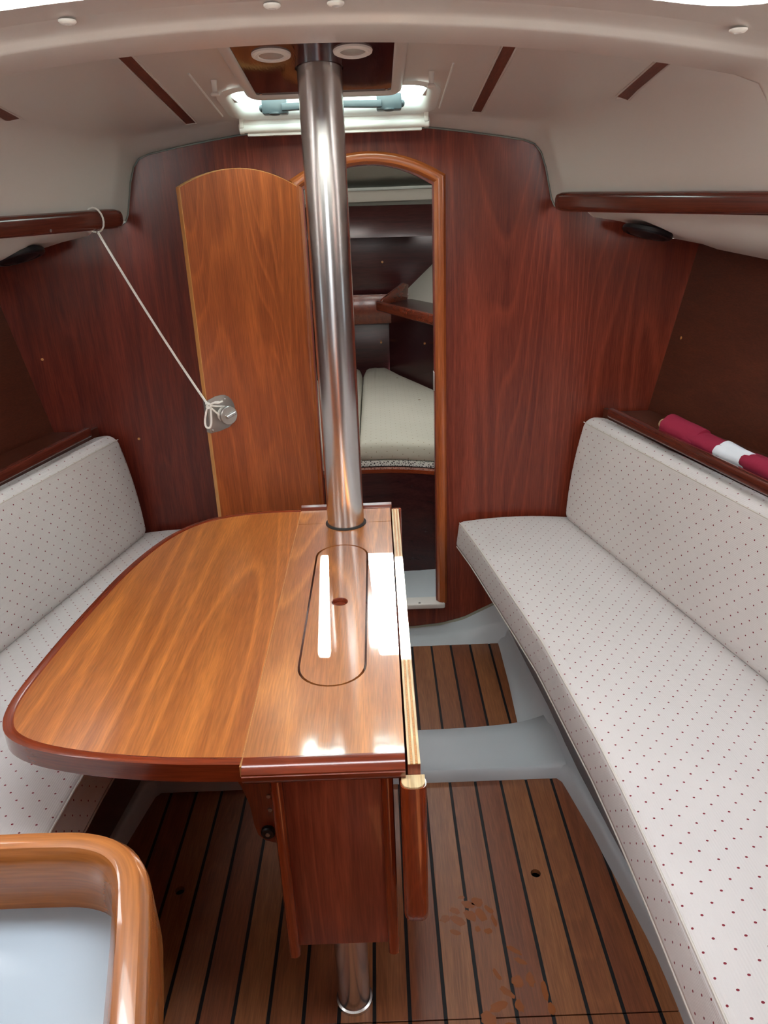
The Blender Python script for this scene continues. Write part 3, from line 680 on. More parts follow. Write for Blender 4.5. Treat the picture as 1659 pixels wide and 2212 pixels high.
# ---- rolled flag on the starboard shelf
fa = Vector((0.840, 2.075, 0.886)); fb = Vector((1.005, 1.43, 0.884)); fd = (fb - fa).normalized()
fe = empty('rolled_flag', fa, 'rolled maroon and white flag on its stick lying behind the right fiddle rail', 'flag')
lathe('flag_stick', fa - fd * 0.030 + Vector((0, 0, 0.006)), fd, [(0.004, -0.006), (0.014, -0.004), (0.017, 0.004), (0.017, 0.06), (0.014, 0.10), (0.014, 0.70)], stickw, fe, 18)
def roll(name, a, b, r0, r1, mat, ph, n=26):
    rings = []
    L = (fb - fa).length
    for i, t in enumerate(frange(a, b, 16)):
        c = fa + fd * (L * t); r = r0 + (r1 - r0) * (i / 15)
        x = Vector((0, 0, 1)); x = (x - fd * x.dot(fd)).normalized(); y = fd.cross(x); R = []
        for k in range(n):
            th = 2 * math.pi * k / n
            q = r * (1 + 0.10 * math.sin(2 * th + ph + 9 * t) + 0.05 * math.sin(3 * th - 14 * t + ph) + (0.14 if 0 < th - 0.9 - 2.2 * (t - a) < 0.7 else 0))
            if k == 0: pass
            R.append(c + x * q * math.cos(th) + y * q * math.sin(th))
        rings.append(R)
    return loft(name, rings, mat, fe, closed=True, cap=True, ang=60)
roll('flag_cloth', 0.025, 0.22, 0.044, 0.031, maroon, 0.4)
roll('flag_cloth', 0.15, 0.39, 0.030, 0.027, maroon, 2.0)
o = roll('flag_band', 0.355, 0.52, 0.030, 0.027, whitec, 1.2); o['label'] = 'white band of the flag'
roll('flag_cloth', 0.50, 0.98, 0.029, 0.034, maroon, 0.2)

# ================================================================== MAST POST AND DECKHEAD PANEL
mp = empty('mast_post', (-0.107, 1.90, 0.0), 'brushed stainless steel mast post rising through the table to the deckhead', 'post')
lathe('post', (-0.107, 1.90, 0.0), (0, 0, 1), [(0.0505, 0.0), (0.0505, 0.69), (0.0505, 1.2), (0.0505, 1.86)], steel, mp, 64)
lathe('collar', (-0.107, 1.90, 0.7003), (0, 0, 1), [(0.0507, 0), (0.0565, 0.0), (0.0565, 0.0015), (0.0535, 0.004), (0.0507, 0.005)], rubber, mp, 48)

def pz(Y): return 1.80 + 0.115 * (1.9 - Y)
op = empty('overhead_console', (-0.11, 1.9, 1.83), 'dark mahogany panel in a white frame around the mast head', 'console')
ring = []
for off, dz in ((0, 0.006), (0, -0.002), (0.004, -0.006), (0.016, -0.007), (0.024, -0.003), (0.030, 0.012), (0.036, 0.06)):
    ring.append([(a, b, pz(b) + dz) for a, b in rr2(-0.277 - off, 0.057 + off, 1.40 - off, 2.095 + off, 0.012 + off)])
loft('panel_frame', ring, gel, op, closed=True, ang=60)
inn = rr2(-0.279, 0.059, 1.39, 2.097, 0.012)
mahp = wood('mahogany_deckhead_panel', '32181A', '4A2422', 'Y', 0.07, coat=0.0, figure=0.1, ior=1.3)
ph = [Vector((p.x, p.y, pz(p.y))) for p in circ((-0.107, 1.9, 0), 0.054, 32)]
slab('panel_board', [(a, b, pz(b)) for a, b in inn], (0, 0, 0.006), mahp, op, holes=[ph])
for x, Y in ((-0.2655, 2.085), (0.045, 2.085)):
    lathe('screw', (x, Y, pz(Y)), (0, 0, -1), [(0.004, 0), (0.004, 0.001), (0.001, 0.002)], chrome, op, 10)
for i, (x, Y, w) in enumerate(((-0.200, 1.795, 'left'), (-0.029, 1.79, 'right'))):
    c = Vector((x, Y, pz(Y))); ax = Vector((0, -0.115, -1)).normalized()
    l = empty('ceiling_lamp', c, 'small round recessed lamp with white rim %s of the mast post' % w, 'lamp', 'deckhead downlights')
    lathe('lamp_rim', c, ax, [(0.026, 0.001), (0.0275, 0.005), (0.031, 0.006), (0.0325, 0.004), (0.036, 0.0055), (0.0405, 0.0035), (0.0415, 0.0)], white_pl, l, 40)
    lathe('lamp_lens', c, ax, [(0.027, 0.0), (0.027, 0.002), (0.018, 0.004), (0.006, 0.0055), (0.001, 0.0056)], lens, l, 32)

# ---- saloon hatch
hw = empty('window_1', (CX, 2.14, 1.82), 'open-framed deck hatch ahead of the mast', kind='structure')
rings = []
for off, z in ((0.03, -0.003), (0.012, -0.008), (0.0, -0.004), (-0.010, 0.004), (-0.014, 0.014), (-0.015, 0.026), (-0.015, 0.03), (0.05, 0.03)):
    rings.append([(a, b, zc(b) - 0.12 * (a - CX) ** 2 * (1 if z < 0.01 else 0) + z) for a, b in rr2(CX - HX - off, CX + HX + off, 2.09 - off, 2.345 + off, 0.05 + off)])
loft('hatch_frame', rings, gelbright, hw, closed=True, ang=60)
slab('pane', [(a, b, zc(b) + 0.020) for a, b in rr2(CX - HX + .017, CX + HX - .017, 2.10, 2.335, 0.04)], (0, 0, 0.008), pane_m, hw)
for s in (-1, 1):
    x = CX + s * 0.155; Y = 2.275; z = zc(Y) - 0.004
    hd = slab('hatch_handle', [(x - 0.034, Y - 0.012, z - 0.016), (x + 0.034, Y - 0.012, z - 0.016), (x + 0.034, Y + 0.03, z - 0.016), (x - 0.034, Y + 0.03, z - 0.016)], (0, 0, 0.040), greyh, hw, 0.004, 2)
    slab('lever', [(x - s * 0.02, Y - 0.02, z - 0.010), (x - s * 0.135, Y - 0.014, z - 0.006), (x - s * 0.138, Y + 0.004, z - 0.006), (x - s * 0.02, Y + 0.01, z - 0.010)], (0, 0, 0.018), greyh, hd, 0.003, 2)
    lathe('knob', (x, Y - 0.004, z - 0.012), (0, 0, -1), [(0.016, 0), (0.016, 0.004), (0.012, 0.007), (0.001, 0.008)], greyh, hd, 16)
    lathe('pivot', (x + s * 0.034, Y + 0.005, z), (s, 0, 0), [(0.010, -0.008), (0.010, 0.004), (0.006, 0.008), (0.001, 0.009)], greyh, hd, 14)
rb = empty('roller_blind', (CX, 2.315, 1.735), 'white roller blind cassette across the front of the deck hatch', 'blind')
box('cassette', (CX - 0.258, 2.362, 1.738), (CX + 0.258, 2.402, 1.762), white_pl, rb, 0.004)
lathe('blind_roll', (CX - 0.266, 2.372, 1.7325), (1, 0, 0), [(0.001, 0), (0.0125, 0.0005), (0.0125, 0.53), (0.001, 0.532)], white_pl, rb, 24)
box('bottom_bar', (CX - 0.25, 2.372, 1.712), (CX + 0.25, 2.389, 1.7205), white_pl, rb, 0.003)
for s in (-1, 1):
    lathe('end_cap', (CX + s * 0.263, 2.372, 1.7325), (s, 0, 0), [(0.0145, -0.006), (0.0145, 0.006), (0.011, 0.009), (0.001, 0.0095)], white_pl, rb, 20)
    box('bracket', (CX + s * 0.262 - 0.006, 2.354, 1.733), (CX + s * 0.262 + 0.006, 2.40, 1.764), white_pl, rb, 0.002)
for i, (x, w) in enumerate(((-0.362, 'left'), (0.150, 'right'))):
    zt = roof_z(x, 2.0)
    lathe('deckhead_peg', (x, 1.998, zt), (0, 0, -1), [(0.0075, 0), (0.0065, 0.004), (0.006, 0.024), (0.0105, 0.028), (0.0105, 0.031), (0.009, 0.0325), (0.001, 0.033)], white_pl, None, 16)
    tag(bpy.data.objects['deckhead_peg' if i == 0 else 'deckhead_peg.001'], 'small white peg hanging from the deckhead %s of the deck hatch' % w, 'peg', 'white deckhead pegs')

# ================================================================== TABLE
tb = empty('dining_table', (-0.11, 1.45, 0), 'varnished mahogany saloon table with one leaf raised and one hanging down', 'table')
ZT, TH = 0.70, 0.022
TX0, TX1 = -0.240, 0.0185
def semi(cx, cy, r, a0, a1, n=14): return [(cx + r * math.cos(math.radians(a0 + (a1 - a0) * i / n)), cy + r * math.sin(math.radians(a0 + (a1 - a0) * i / n))) for i in range(n + 1)]
YS = 1.898
lid_out = [(-0.110 + a, 1.443 + b) for a, b in [(0.066 * math.cos(math.radians(t)), 0.245 + 0.066 * math.sin(math.radians(t))) for t in range(0, 181, 12)] + [(0.066 * math.cos(math.radians(t)), -0.245 + 0.066 * math.sin(math.radians(t))) for t in range(180, 361, 12)]]
board = [(TX0, 0.945), (TX1, 0.945), (TX1, YS)] + semi(-0.107, 1.90, 0.0545, 0, -180) + [(TX0, YS)]
slab('centre_board', [(a, b, ZT - TH) for a, b in board], (0, 0, TH), table_w, tb, 0.0, holes=[[(a, b, ZT - TH) for a, b in lid_out]])
fore = [(TX0, YS + 0.003), ] + semi(-0.107, 1.90, 0.0545, 180, 0) + [(TX1, YS + 0.003), (TX1, 2.000), (TX0, 2.000)]
slab('fore_board', [(a, b, ZT - TH) for a, b in fore], (0, 0, TH), table_w, tb, 0.0)
lid_in = [(-0.110 + (a + 0.110) * 0.935, 1.443 + (b - 1.443) * 0.986) for a, b in lid_out]
fh = [(-0.106 + 0.0165 * math.cos(t * math.pi / 12), 1.449 + 0.0165 * math.sin(t * math.pi / 12)) for t in range(24)]
ld = slab('bottle_lid', [(a, b, ZT - 0.014) for a, b in lid_in], (0, 0, 0.0138), table_w, tb, 0.0, holes=[[(a, b, ZT - 0.014) for a, b in fh]])
loft('finger_cup', [[(-0.106 + r * math.cos(t * math.pi / 12), 1.449 + r * math.sin(t * math.pi / 12), z) for t in range(24)] for r, z in ((0.0185, ZT + 0.0004), (0.0165, ZT), (0.0160, ZT - 0.010), (0.010, ZT - 0.014), (0.0005, ZT - 0.015))], nose_y, ld, closed=True)
box('bottle_tray', (-0.185, 1.11, 0.640), (-0.035, 1.775, 0.676), nose_y, tb, 0.002)
# nosings
nose = [(-0.012, -0.034), (-0.012, 0.0005), (0.004, 0.0008), (0.011, -0.003), (0.0165, -0.010), (0.0165, -0.013), (0.018, -0.014), (0.018, -0.021), (0.0135, -0.030), (0.007, -0.034)]
sweep('aft_nosing', [(TX1, 0.937, ZT), (TX0 + 0.0008, 0.937, ZT)], [(-a, b) for a, b in nose], nose_w, tb)
fn = [(-0.008, -0.03), (-0.008, 0.001), (-0.006, 0.009), (0.002, 0.013), (0.010, 0.010), (0.012, 0.0), (0.012, -0.03)]
sweep('fore_fiddle', [(TX0, 2.010, ZT), (TX1 + 0.004, 2.010, ZT)], [(-a, b) for a, b in fn], nose_w, tb)
# raised port leaf
LX = TX0 - 0.002
leafo = [(LX, 0.945), (LX, 1.998), (-0.325, 2.000), (-0.43, 1.982), (-0.515, 1.938), (-0.572, 1.862), (-0.612, 1.752), (-0.640, 1.62), (-0.656, 1.49), (-0.669, 1.36), (-0.676, 1.25), (-0.679, 1.17), (-0.677, 1.115), (-0.666, 1.068), (-0.640, 1.030), (-0.585, 0.999), (-0.49, 0.972), (-0.37, 0.953)]
cur = smooth_path([Vector((a, b, 0)) for a, b in leafo[1:]] + [Vector((LX, 0.945, 0))], 4)
lf = slab('leaf', [(p.x, p.y, ZT - TH) for p in cur], (0, 0, TH), leaf_w, tb, 0.0)
npath = [Vector((p.x, p.y, ZT)) for p in cur]
sweep('leaf_nosing', npath, [(-a, b) for a, b in nose], nose_u, lf)
# hinge line inlay
box('hinge_strip', (LX - 0.001, 0.93, ZT - TH), (TX0 + 0.001, 2.0, ZT - 0.0015), edge_w, tb, 0)
# hanging starboard leaf
hl = box('hanging_leaf', (0.0225, 0.930, 0.40), (0.0425, 2.005, 0.6925), ped_w, tb, 0.0008)
for k in range(5):
    xa = 0.0225 + k * 0.004
    box('plywood_layer', (xa + 0.0001, 0.928, 0.6922), (xa + 0.0039, 2.006, 0.6935 + (0.0006 if k % 2 else 0)), ply if k % 2 == 0 else edge_w, hl, 0)
sweep('end_nosing', [(0.030, 0.915, 0.668), (0.030, 0.915, 0.40), (0.030, 0.918, 0.385), (0.030, 0.926, 0.376), (0.030, 0.94, 0.372)], rrect(0.030, 0.041, 0.013, 5), nose_z, hl, up=(1, 0, 0))
slab('nosing_cut', [(0.0115, 0.929, 0.668), (0.0115, 0.912, 0.668), (0.016, 0.904, 0.668), (0.025, 0.9005, 0.668), (0.036, 0.9005, 0.668), (0.044, 0.904, 0.668), (0.0485, 0.912, 0.668), (0.0485, 0.929, 0.668)], (0, 0, 0.003), ply, hl, 0.0)
sweep('bottom_nosing', [(0.030, 0.94, 0.385), (0.030, 2.0, 0.385)], rrect(0.040, 0.03, 0.013, 5), nose_y, hl)
sweep('end_nosing', [(0.034, 2.013, 0.69), (0.034, 2.013, 0.39)], rrect(0.018, 0.034, 0.007, 4), nose_z, hl, up=(1, 0, 0))
# pedestal box with rounded stiles
pd = slab('pedestal', [(-0.190, 0.977, 0.236), (-0.015, 0.977, 0.236), (-0.015, 0.977, 0.665), (-0.190, 0.977, 0.665)], (0, 0.018, 0), ped_w, tb, 0.001)
for x, w in ((-0.196, 0.021), (-0.012, 0.021)):
    sweep('stile', [(x, 0.972, 0.226), (x, 0.972, 0.668)], rrect(w, 0.026, 0.0095, 5), nose_z, pd, up=(0, 1, 0))
box('pedestal_side', (-0.199, 0.99, 0.24), (-0.185, 1.85, 0.668), ped_w, tb, 0.001)
box('pedestal_side', (-0.021, 0.99, 0.24), (-0.007, 1.85, 0.668), ped_w, tb, 0.001)
box('pedestal_bottom', (-0.185, 0.996, 0.245), (-0.021, 1.85, 0.257), ped_w, tb, 0.001)
# leg tube
lathe('leg', (-0.098, 1.035, 0), (0, 0, 1), [(0.037, 0), (0.037, 0.008), (0.033, 0.010), (0.033, 0.246)], steel, tb, 40)
# swing bracket under the raised leaf
bk = [(-0.2, 0.667), (-0.40, 0.667), (-0.383, 0.60), (-0.335, 0.51), (-0.308, 0.45), (-0.294, 0.40), (-0.290, 0.345), (-0.284, 0.318), (-0.270, 0.302), (-0.250, 0.295), (-0.2, 0.295)]
br = slab('leaf_bracket', [(a, 1.165, z) for a, z in bk], (0, 0.018, 0), nose_z, tb, 0.002)
lathe('stop_knob', (-0.262, 1.165, 0.330), (0, -1, 0), [(0.0145, 0), (0.0145, 0.008), (0.012, 0.011), (0.001, 0.0115)], black, br, 20)
lathe('screw', (-0.262, 1.1535, 0.330), (0, -1, 0), [(0.005, 0), (0.0045, 0.002), (0.001, 0.0025)], satin, br, 10)
for z in (0.385, 0.42):
    lathe('screw', (-0.2535, 1.165, z), (0, -1, 0), [(0.005, 0), (0.0045, 0.002), (0.001, 0.0025)], satin, br, 10)

# ================================================================== DOOR LEAF, LOCK AND ROPE
Hn = Vector((-0.222, 2.398, 0)); Lt = Vector((-0.506, 2.130, 0)); e1 = (Hn - Lt).normalized(); nn = Vector((-e1.y, e1.x, 0));
if nn.y > 0: nn = -nn
WL = (Hn - Lt).length
def D(u, z, d=0): return Lt + e1 * u + nn * d + Vector((0, 0, z))
dr = empty('door_1', (Hn.x, Hn.y, 0.2), 'varnished mahogany door with an arched top, held open by a rope', kind='structure')
do = [D(0.0015, 0.19), D(WL, 0.19)] + [D(WL - (WL - 0.0015) * i / 16, 1.577 + 0.047 * (1 - (2 * i / 16 - 1) ** 2)) for i in range(17)]
slab('door_panel', do, -nn * 0.018, mah_door, dr, 0.0)
slab('edge_band', [D(0, 0.19), D(0, 1.5765), D(0, 1.5765, -0.018), D(0, 0.19, -0.018)], e1 * 0.0015, edge_w, dr, 0)
band = [D(WL - WL * i / 16, 1.577 + 0.047 * (1 - (2 * i / 16 - 1) ** 2), -0.009) for i in range(17)]
loft('edge_band', [[p + nn * 0.009, p + nn * 0.009 + Vector((0, 0, .0015)), p - nn * 0.009 + Vector((0, 0, .0015)), p - nn * 0.009] for p in band], edge_w, dr, closed=True, cap=True)
# lock
lk = empty('door_lock', D(0.05, 0.96), kind=None); lk.parent = dr; lk.location = D(0.05, 0.96) - Vector(dr.location)
plate = [D(0.0, 0.908), D(0.030, 0.908)] + [D(0.050 + 0.042 * math.cos(math.radians(a)), 0.962 + 0.052 * math.sin(math.radians(a))) for a in range(-70, 91, 16)] + [D(0.030, 1.014), D(0.0, 1.006)]
slab('lock_plate', plate, nn * 0.003, satin, lk, 0.0006)
slab('edge_plate', [D(-0.0012, 0.908), D(-0.0012, 1.006), D(-0.0012, 1.006, -0.018), D(-0.0012, 0.908, -0.018)], e1 * 0.0012, satin, lk, 0)
kc = D(0.050, 0.957, 0.003)
lathe('lock_knob', kc, nn, [(0.019, 0), (0.019, 0.020), (0.028, 0.022), (0.028, 0.030), (0.0265, 0.0315), (0.001, 0.032)], satin, lk, 32)
sweep('thumb_turn', [kc + nn * 0.037 + e1 * -0.014 + Vector((0, 0, -0.002)), kc + nn * 0.037 + e1 * 0.016 + Vector((0, 0, 0.006))], rrect(0.010, 0.014, 0.004, 3), chrome, lk, up=nn)
for u, z in ((0.060, 1.002), (0.006, 0.916)):
    lathe('screw', D(u, z, 0.003), nn, [(0.004, 0), (0.0035, 0.0012), (0.001, 0.0015)], chrome, lk, 10)
# rope
ra = Vector((-0.800, 2.27, 1.4735)); rz_ = D(-0.004, 0.995, 0.012)
rp_ = empty('rope', rz_, 'thin white flecked rope tied from the left shelf rail to the door lock', 'rope')
Yr = 2.285; rc = Vector((X(-1, rail_o(Yr) - 0.008), Yr, 1.5085 - (2.36 - Yr) * 0.034))
lp = [rc + Vector((0.0235 * math.cos(t) , -0.010 * math.sin(t * .5), 0.0325 * math.sin(t))) for t in [math.radians(a) for a in range(-90, 271, 20)]]
tube('rail_loop', lp, 0.0026, rope_m, rp_, 8)
kn = rc + Vector((0.004, -0.006, -0.034))
tube('line', [kn.lerp(rz_, t) + Vector((0, 0, -0.012 * 4 * t * (1 - t))) for t in frange(0, 1, 24)], 0.0028, rope_m, rp_, 8)
tube('line', [kn.lerp(rz_, t) + Vector((0.0024, -0.0022, 0.001 - 0.012 * 4 * t * (1 - t))) for t in frange(0, 1, 24)], 0.0022, rope_m, rp_, 8)
tube('line_fleck', [kn.lerp(rz_, t) + Vector((0.0036, -0.0030, -0.0012 - 0.012 * 4 * t * (1 - t))) for t in frange(0, 1, 24)], 0.0009, ropeg, rp_, 6)
tube('knot', [rz_ + Vector(v) for v in ((-0.006, 0, 0.004), (0.004, -0.004, 0.006), (0.010, -0.008, 0.0), (0.004, -0.008, -0.006), (-0.004, -0.003, -0.004), (0.002, -0.006, 0.004), (0.010, -0.010, 0.004))], 0.003, rope_m, rp_, 8, sub=4)
tube('hanging_loop', [rz_ + Vector(v) for v in ((0.002, -0.005, 0.0), (-0.006, -0.006, -0.018), (-0.013, -0.006, -0.045), (-0.012, -0.006, -0.062), (-0.003, -0.006, -0.066), (0.004, -0.006, -0.055), (0.007, -0.006, -0.03), (0.008, -0.006, 0.0))], 0.003, rope_m, rp_, 8, sub=4)
tube('loose_end', [rz_ + Vector(v) for v in ((0.006, -0.006, 0.002), (0.020, -0.006, 0.008), (0.034, -0.008, 0.009), (0.046, -0.006, 0.012))], [0.003] * 5 + [0.0045] * 4 + [0.003] * 8, rope_m, rp_, 8, sub=4)
for k in range(3):
    tube('knob_turn', [p for p in circ(kc + nn * (0.006 + 0.006 * k), 0.0215, 22, nn + e1 * 0.1 * (k - 1))], 0.0027, rope_m, rp_, 8, True)
tube('lashing', [rz_ + Vector((0.006, -0.004, 0)), rz_.lerp(kc, .5) + nn * 0.012 + Vector((0, 0, 0.012)), kc + nn * 0.012 + Vector((0, 0, 0.024))], 0.0027, rope_m, rp_, 8, sub=5)
tube('lashing', [rz_ + Vector((0.006, -0.004, -0.004)), rz_.lerp(kc, .5) + nn * 0.014 + Vector((0, 0, -0.014)), kc + nn * 0.010 + Vector((0, 0, -0.024))], 0.0027, rope_m, rp_, 8, sub=5)

# ================================================================== GALLEY CORNER
gc = empty('galley_counter', (-0.5, 0.2, 0), 'galley counter corner with a glossy rounded wooden fiddle around a pale worktop', 'counter')
gp = [(-1.2, 0.547), (-0.60, 0.547), (-0.46, 0.547), (-0.39, 0.547), (-0.340, 0.547), (-0.301, 0.5445), (-0.2695, 0.5325), (-0.2475, 0.507), (-0.2325, 0.462), (-0.2185, 0.408), (-0.204, 0.352), (-0.172, 0.24), (-0.12, 0.09), (-0.075, -0.06), (-0.06, -0.30)]
gs = [Vector((-1.2, 0.547, 0.915)), Vector((-0.8, 0.547, 0.915))] + [Vector((p.x, p.y, 0.915)) for p in smooth_path([Vector((a, b, 0)) for a, b in gp[1:]], 4)]
gpr = [(-0.018, -0.045), (-0.0175, 0.016), (-0.015, 0.026), (-0.009, 0.034), (0, 0.036), (0.009, 0.034), (0.0155, 0.026), (0.018, 0.014), (0.0185, -0.02), (0.0165, -0.045)]
sweep('counter_fiddle', gs, gpr, gal_w, gc)
top = [(p.x, p.y) for p in gs]; poly = [(a, b) for a, b in top] + [(-0.06, -0.9), (-1.2, -0.9)]
slab('worktop', [(a, b, 0.862) for a, b in poly], (0, 0, 0.018), counter_m, gc)
inset = [(p.x - 0.012, p.y - 0.006) for p in gs]
slab('counter_front', [(a, b, 0.02) for a, b in inset + [(-0.075, -0.9), (-1.2, -0.9)]], (0, 0, 0.845), mah_door, gc)

# ================================================================== FOREPEAK
fp = empty('berth', (CX, 3.2, 0.06), 'dark mahogany berth front and frame beyond the arched doorway', 'bed')
def fe_y(x, d=0): return 2.80 - d - 0.55 * max(0, abs(x - (-0.03)) - 0.05) ** 1.45
xs = frange(-0.56, 0.46, 36)
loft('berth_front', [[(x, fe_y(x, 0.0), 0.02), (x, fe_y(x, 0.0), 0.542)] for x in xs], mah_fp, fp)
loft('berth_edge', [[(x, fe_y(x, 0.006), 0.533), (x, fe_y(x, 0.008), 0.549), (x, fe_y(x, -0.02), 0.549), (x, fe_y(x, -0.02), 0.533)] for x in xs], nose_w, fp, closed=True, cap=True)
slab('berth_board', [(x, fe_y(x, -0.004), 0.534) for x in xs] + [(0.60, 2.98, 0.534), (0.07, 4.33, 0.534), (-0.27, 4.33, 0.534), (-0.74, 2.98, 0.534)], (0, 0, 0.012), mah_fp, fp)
un = slab('mesh_underlay', [(x, fe_y(x, -0.035), 0.549) for x in frange(-0.6, 0.5, 30)] + [(0.08, 4.25, 0.549), (-0.28, 4.25, 0.549)], (0, 0, 0.022), net_m); tag(un, 'white honeycomb mesh underlay beneath the berth cushions', 'underlay')
def berth_cushion(s, label):
    # s=+1 starboard half
    rings = []
    C0 = -0.090
    def outline(q):
        if s > 0: fr = frange(C0 + 0.002 + q, 0.62 - q, 18)
        else: fr = frange(-0.72 + q, C0 - 0.004 - q, 18)
        L = [(x, fe_y(x, -0.035) + q) for x in fr]
        if s > 0: L += [(0.57 - q, 3.02), (0.40 - q, 3.45), (0.23 - q, 3.88), (0.14 - q, 4.1), (0.055 - q, 4.36 - q), (C0 + 0.04 + q, 4.36 - q), (C0 + 0.012 + q, 4.33), (C0 + 0.002 + q, 4.2), (C0 + 0.002 + q, 3.7), (C0 + 0.002 + q, 3.2)]
        else: L += [(C0 - 0.004 - q, 3.2), (C0 - 0.004 - q, 3.7), (C0 - 0.004 - q, 4.2), (C0 - 0.014 - q, 4.33), (C0 - 0.04 - q, 4.36 - q), (-0.255 + q, 4.36 - q), (-0.34 + q, 4.1), (-0.43 + q, 3.88), (-0.60 + q, 3.45), (-0.70 + q, 3.05)]
        return L
    for q, z in ((0.008, 0.5725), (0.0, 0.580), (-0.001, 0.605), (0.0, 0.628), (0.008, 0.642), (0.022, 0.650), (0.06, 0.654)):
        rings.append([(a, b, z - 0.0) for a, b in outline(q)])
    vs = [p for r in rings for p in r]; n = len(rings[0]); fs = []
    for i in range(len(rings) - 1):
        for j in range(n): fs.append((i * n + j, i * n + (j + 1) % n, (i + 1) * n + (j + 1) % n, (i + 1) * n + j))
    fs.append(tuple(range(n))[::-1]); fs.append(tuple((len(rings) - 1) * n + j for j in range(n)))
    uvs = [(p[0], p[1] + (p[2] - 0.65) * (1 if p[2] < 0.652 else 0)) for p in vs]
    o = mesh('berth_cushion', vs, fs, fab_b, None, uvs, True, 60); tag(o, label, 'cushion')
    if s > 0:
        for x, y in ((0.10, 4.02), (0.19, 3.50)):
            lathe('tuft_button', (x, y, 0.6535), (0, 0, 1), [(0.006, 0), (0.006, 0.0015), (0.001, 0.0025)], fab_b, o, 12)
    return o
berth_cushion(1, 'right half of the pale dotted berth cushion, seen through the arched doorway')
berth_cushion(-1, 'left half of the pale berth cushion, mostly hidden behind the mast post')
# forepeak floor, hull sides, ceiling with hatch, bow panels
secs = []
for Y in (2.46, 2.6, 2.75, 2.9):
    secs.append([(X(1, o), Y, 0.055 + 0.55 * (Y - 2.46) * 0.2 + 0.9 * max(0, abs(o) - 0.12) ** 2 * (1 if abs(o) < 2 else 1)) for o in frange(-0.9, 0.9, 31)])
t = loft('floor_forepeak', secs, grey); t.name = 'floor.001'; tag(t, 'pale moulded floor of the forepeak', kind='structure')
def hullx(Y, z):
    w0 = 1.12 - (Y - 2.45) * 0.40; w1 = w0 - (1.383 - z) * 0.55 - max(0, (Y - 3.0)) * (1.383 - z) * 0.10
    return w1
for s in (1, -1):
    rows_ = []
    for Y in frange(2.47, 4.36, 10):
        r = []
        for z in (0.05, 0.4, 0.7, 0.9, 1.07, 1.24, 1.40, 1.56, 1.75):
            base = {0.05: 0.30, 0.4: 0.12, 0.7: 0.18, 0.9: 0.215, 1.07: 0.26, 1.24: 0.44, 1.40: 0.56, 1.56: 0.62, 1.75: 0.66}[z]
            wide = {0.05: 0.55, 0.4: 0.85, 0.7: 0.98, 0.9: 1.02, 1.07: 1.06, 1.24: 1.10, 1.40: 1.12, 1.56: 1.1, 1.75: 1.0}[z]
            t_ = (Y - 2.45) / (4.36 - 2.45); r.append((X(s, wide + (base - wide) * t_), Y, z))
        rows_.append(r)
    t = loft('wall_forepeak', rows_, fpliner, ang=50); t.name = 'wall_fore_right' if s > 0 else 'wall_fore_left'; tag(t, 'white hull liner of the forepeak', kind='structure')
FH = (2.90, 3.36, 0.225)
def fz(Y): return 1.775 - (Y - 2.45) * 0.078
fo_ = [(X(-1, 1.15), 2.46), (X(1, 1.15), 2.46), (X(1, 0.75), 4.4), (X(-1, 0.75), 4.4)]
fho = rr2(CX - FH[2], CX + FH[2], FH[0], FH[1], 0.05)
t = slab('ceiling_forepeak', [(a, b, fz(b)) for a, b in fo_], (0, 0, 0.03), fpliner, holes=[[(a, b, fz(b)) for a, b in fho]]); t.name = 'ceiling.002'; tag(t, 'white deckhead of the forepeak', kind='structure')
w2 = empty('window_2', (CX, 3.13, fz(3.0)), 'deck hatch over the forepeak berth', kind='structure')
loft('hatch_frame', [[(a, b, fz(b) + z) for a, b in rr2(CX - FH[2] - o, CX + FH[2] + o, FH[0] - o, FH[1] + o, 0.05 + max(o, -.03))] for o, z in ((0.03, -0.001), (0.02, -0.008), (0.0, -0.006), (-0.004, 0.01), (-0.004, 0.045), (0.05, 0.045))], white_pl, w2, closed=True, ang=60)
slab('pane', [(a, b, fz(b) + 0.034) for a, b in fho], (0, 0, 0.006), pane_c, w2)
bw = empty('wall_bow', (CX, 4.36, 0.6), 'dark mahogany panelled bulkhead at the bow', kind='structure')
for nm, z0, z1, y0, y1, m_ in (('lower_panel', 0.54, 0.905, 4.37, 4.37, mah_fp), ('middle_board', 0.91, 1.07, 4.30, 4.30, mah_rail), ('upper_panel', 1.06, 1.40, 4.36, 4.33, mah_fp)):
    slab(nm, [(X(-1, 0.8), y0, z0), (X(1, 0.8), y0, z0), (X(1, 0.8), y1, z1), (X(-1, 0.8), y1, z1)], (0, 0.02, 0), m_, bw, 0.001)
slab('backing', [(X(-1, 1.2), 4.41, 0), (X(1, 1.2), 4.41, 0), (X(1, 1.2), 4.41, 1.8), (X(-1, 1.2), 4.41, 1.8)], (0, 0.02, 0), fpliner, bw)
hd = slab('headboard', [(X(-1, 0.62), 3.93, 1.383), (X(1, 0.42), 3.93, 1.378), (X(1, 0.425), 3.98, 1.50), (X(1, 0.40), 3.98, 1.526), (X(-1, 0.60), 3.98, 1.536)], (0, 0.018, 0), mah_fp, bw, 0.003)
box('liner_step', (X(-1, 0.7), 4.0, 1.545), (X(1, 0.7), 4.4, 1.60), fpliner, bw, 0.01)
for x, z in ((0.043, 1.24), (0.03, 0.98), (0.02, 0.80)):
    lathe('screw_plug', (x, 4.33, z), (0, -1, 0), [(0.006, -0.03), (0.006, 0.012), (0.002, 0.013)], edge_w, bw, 10)
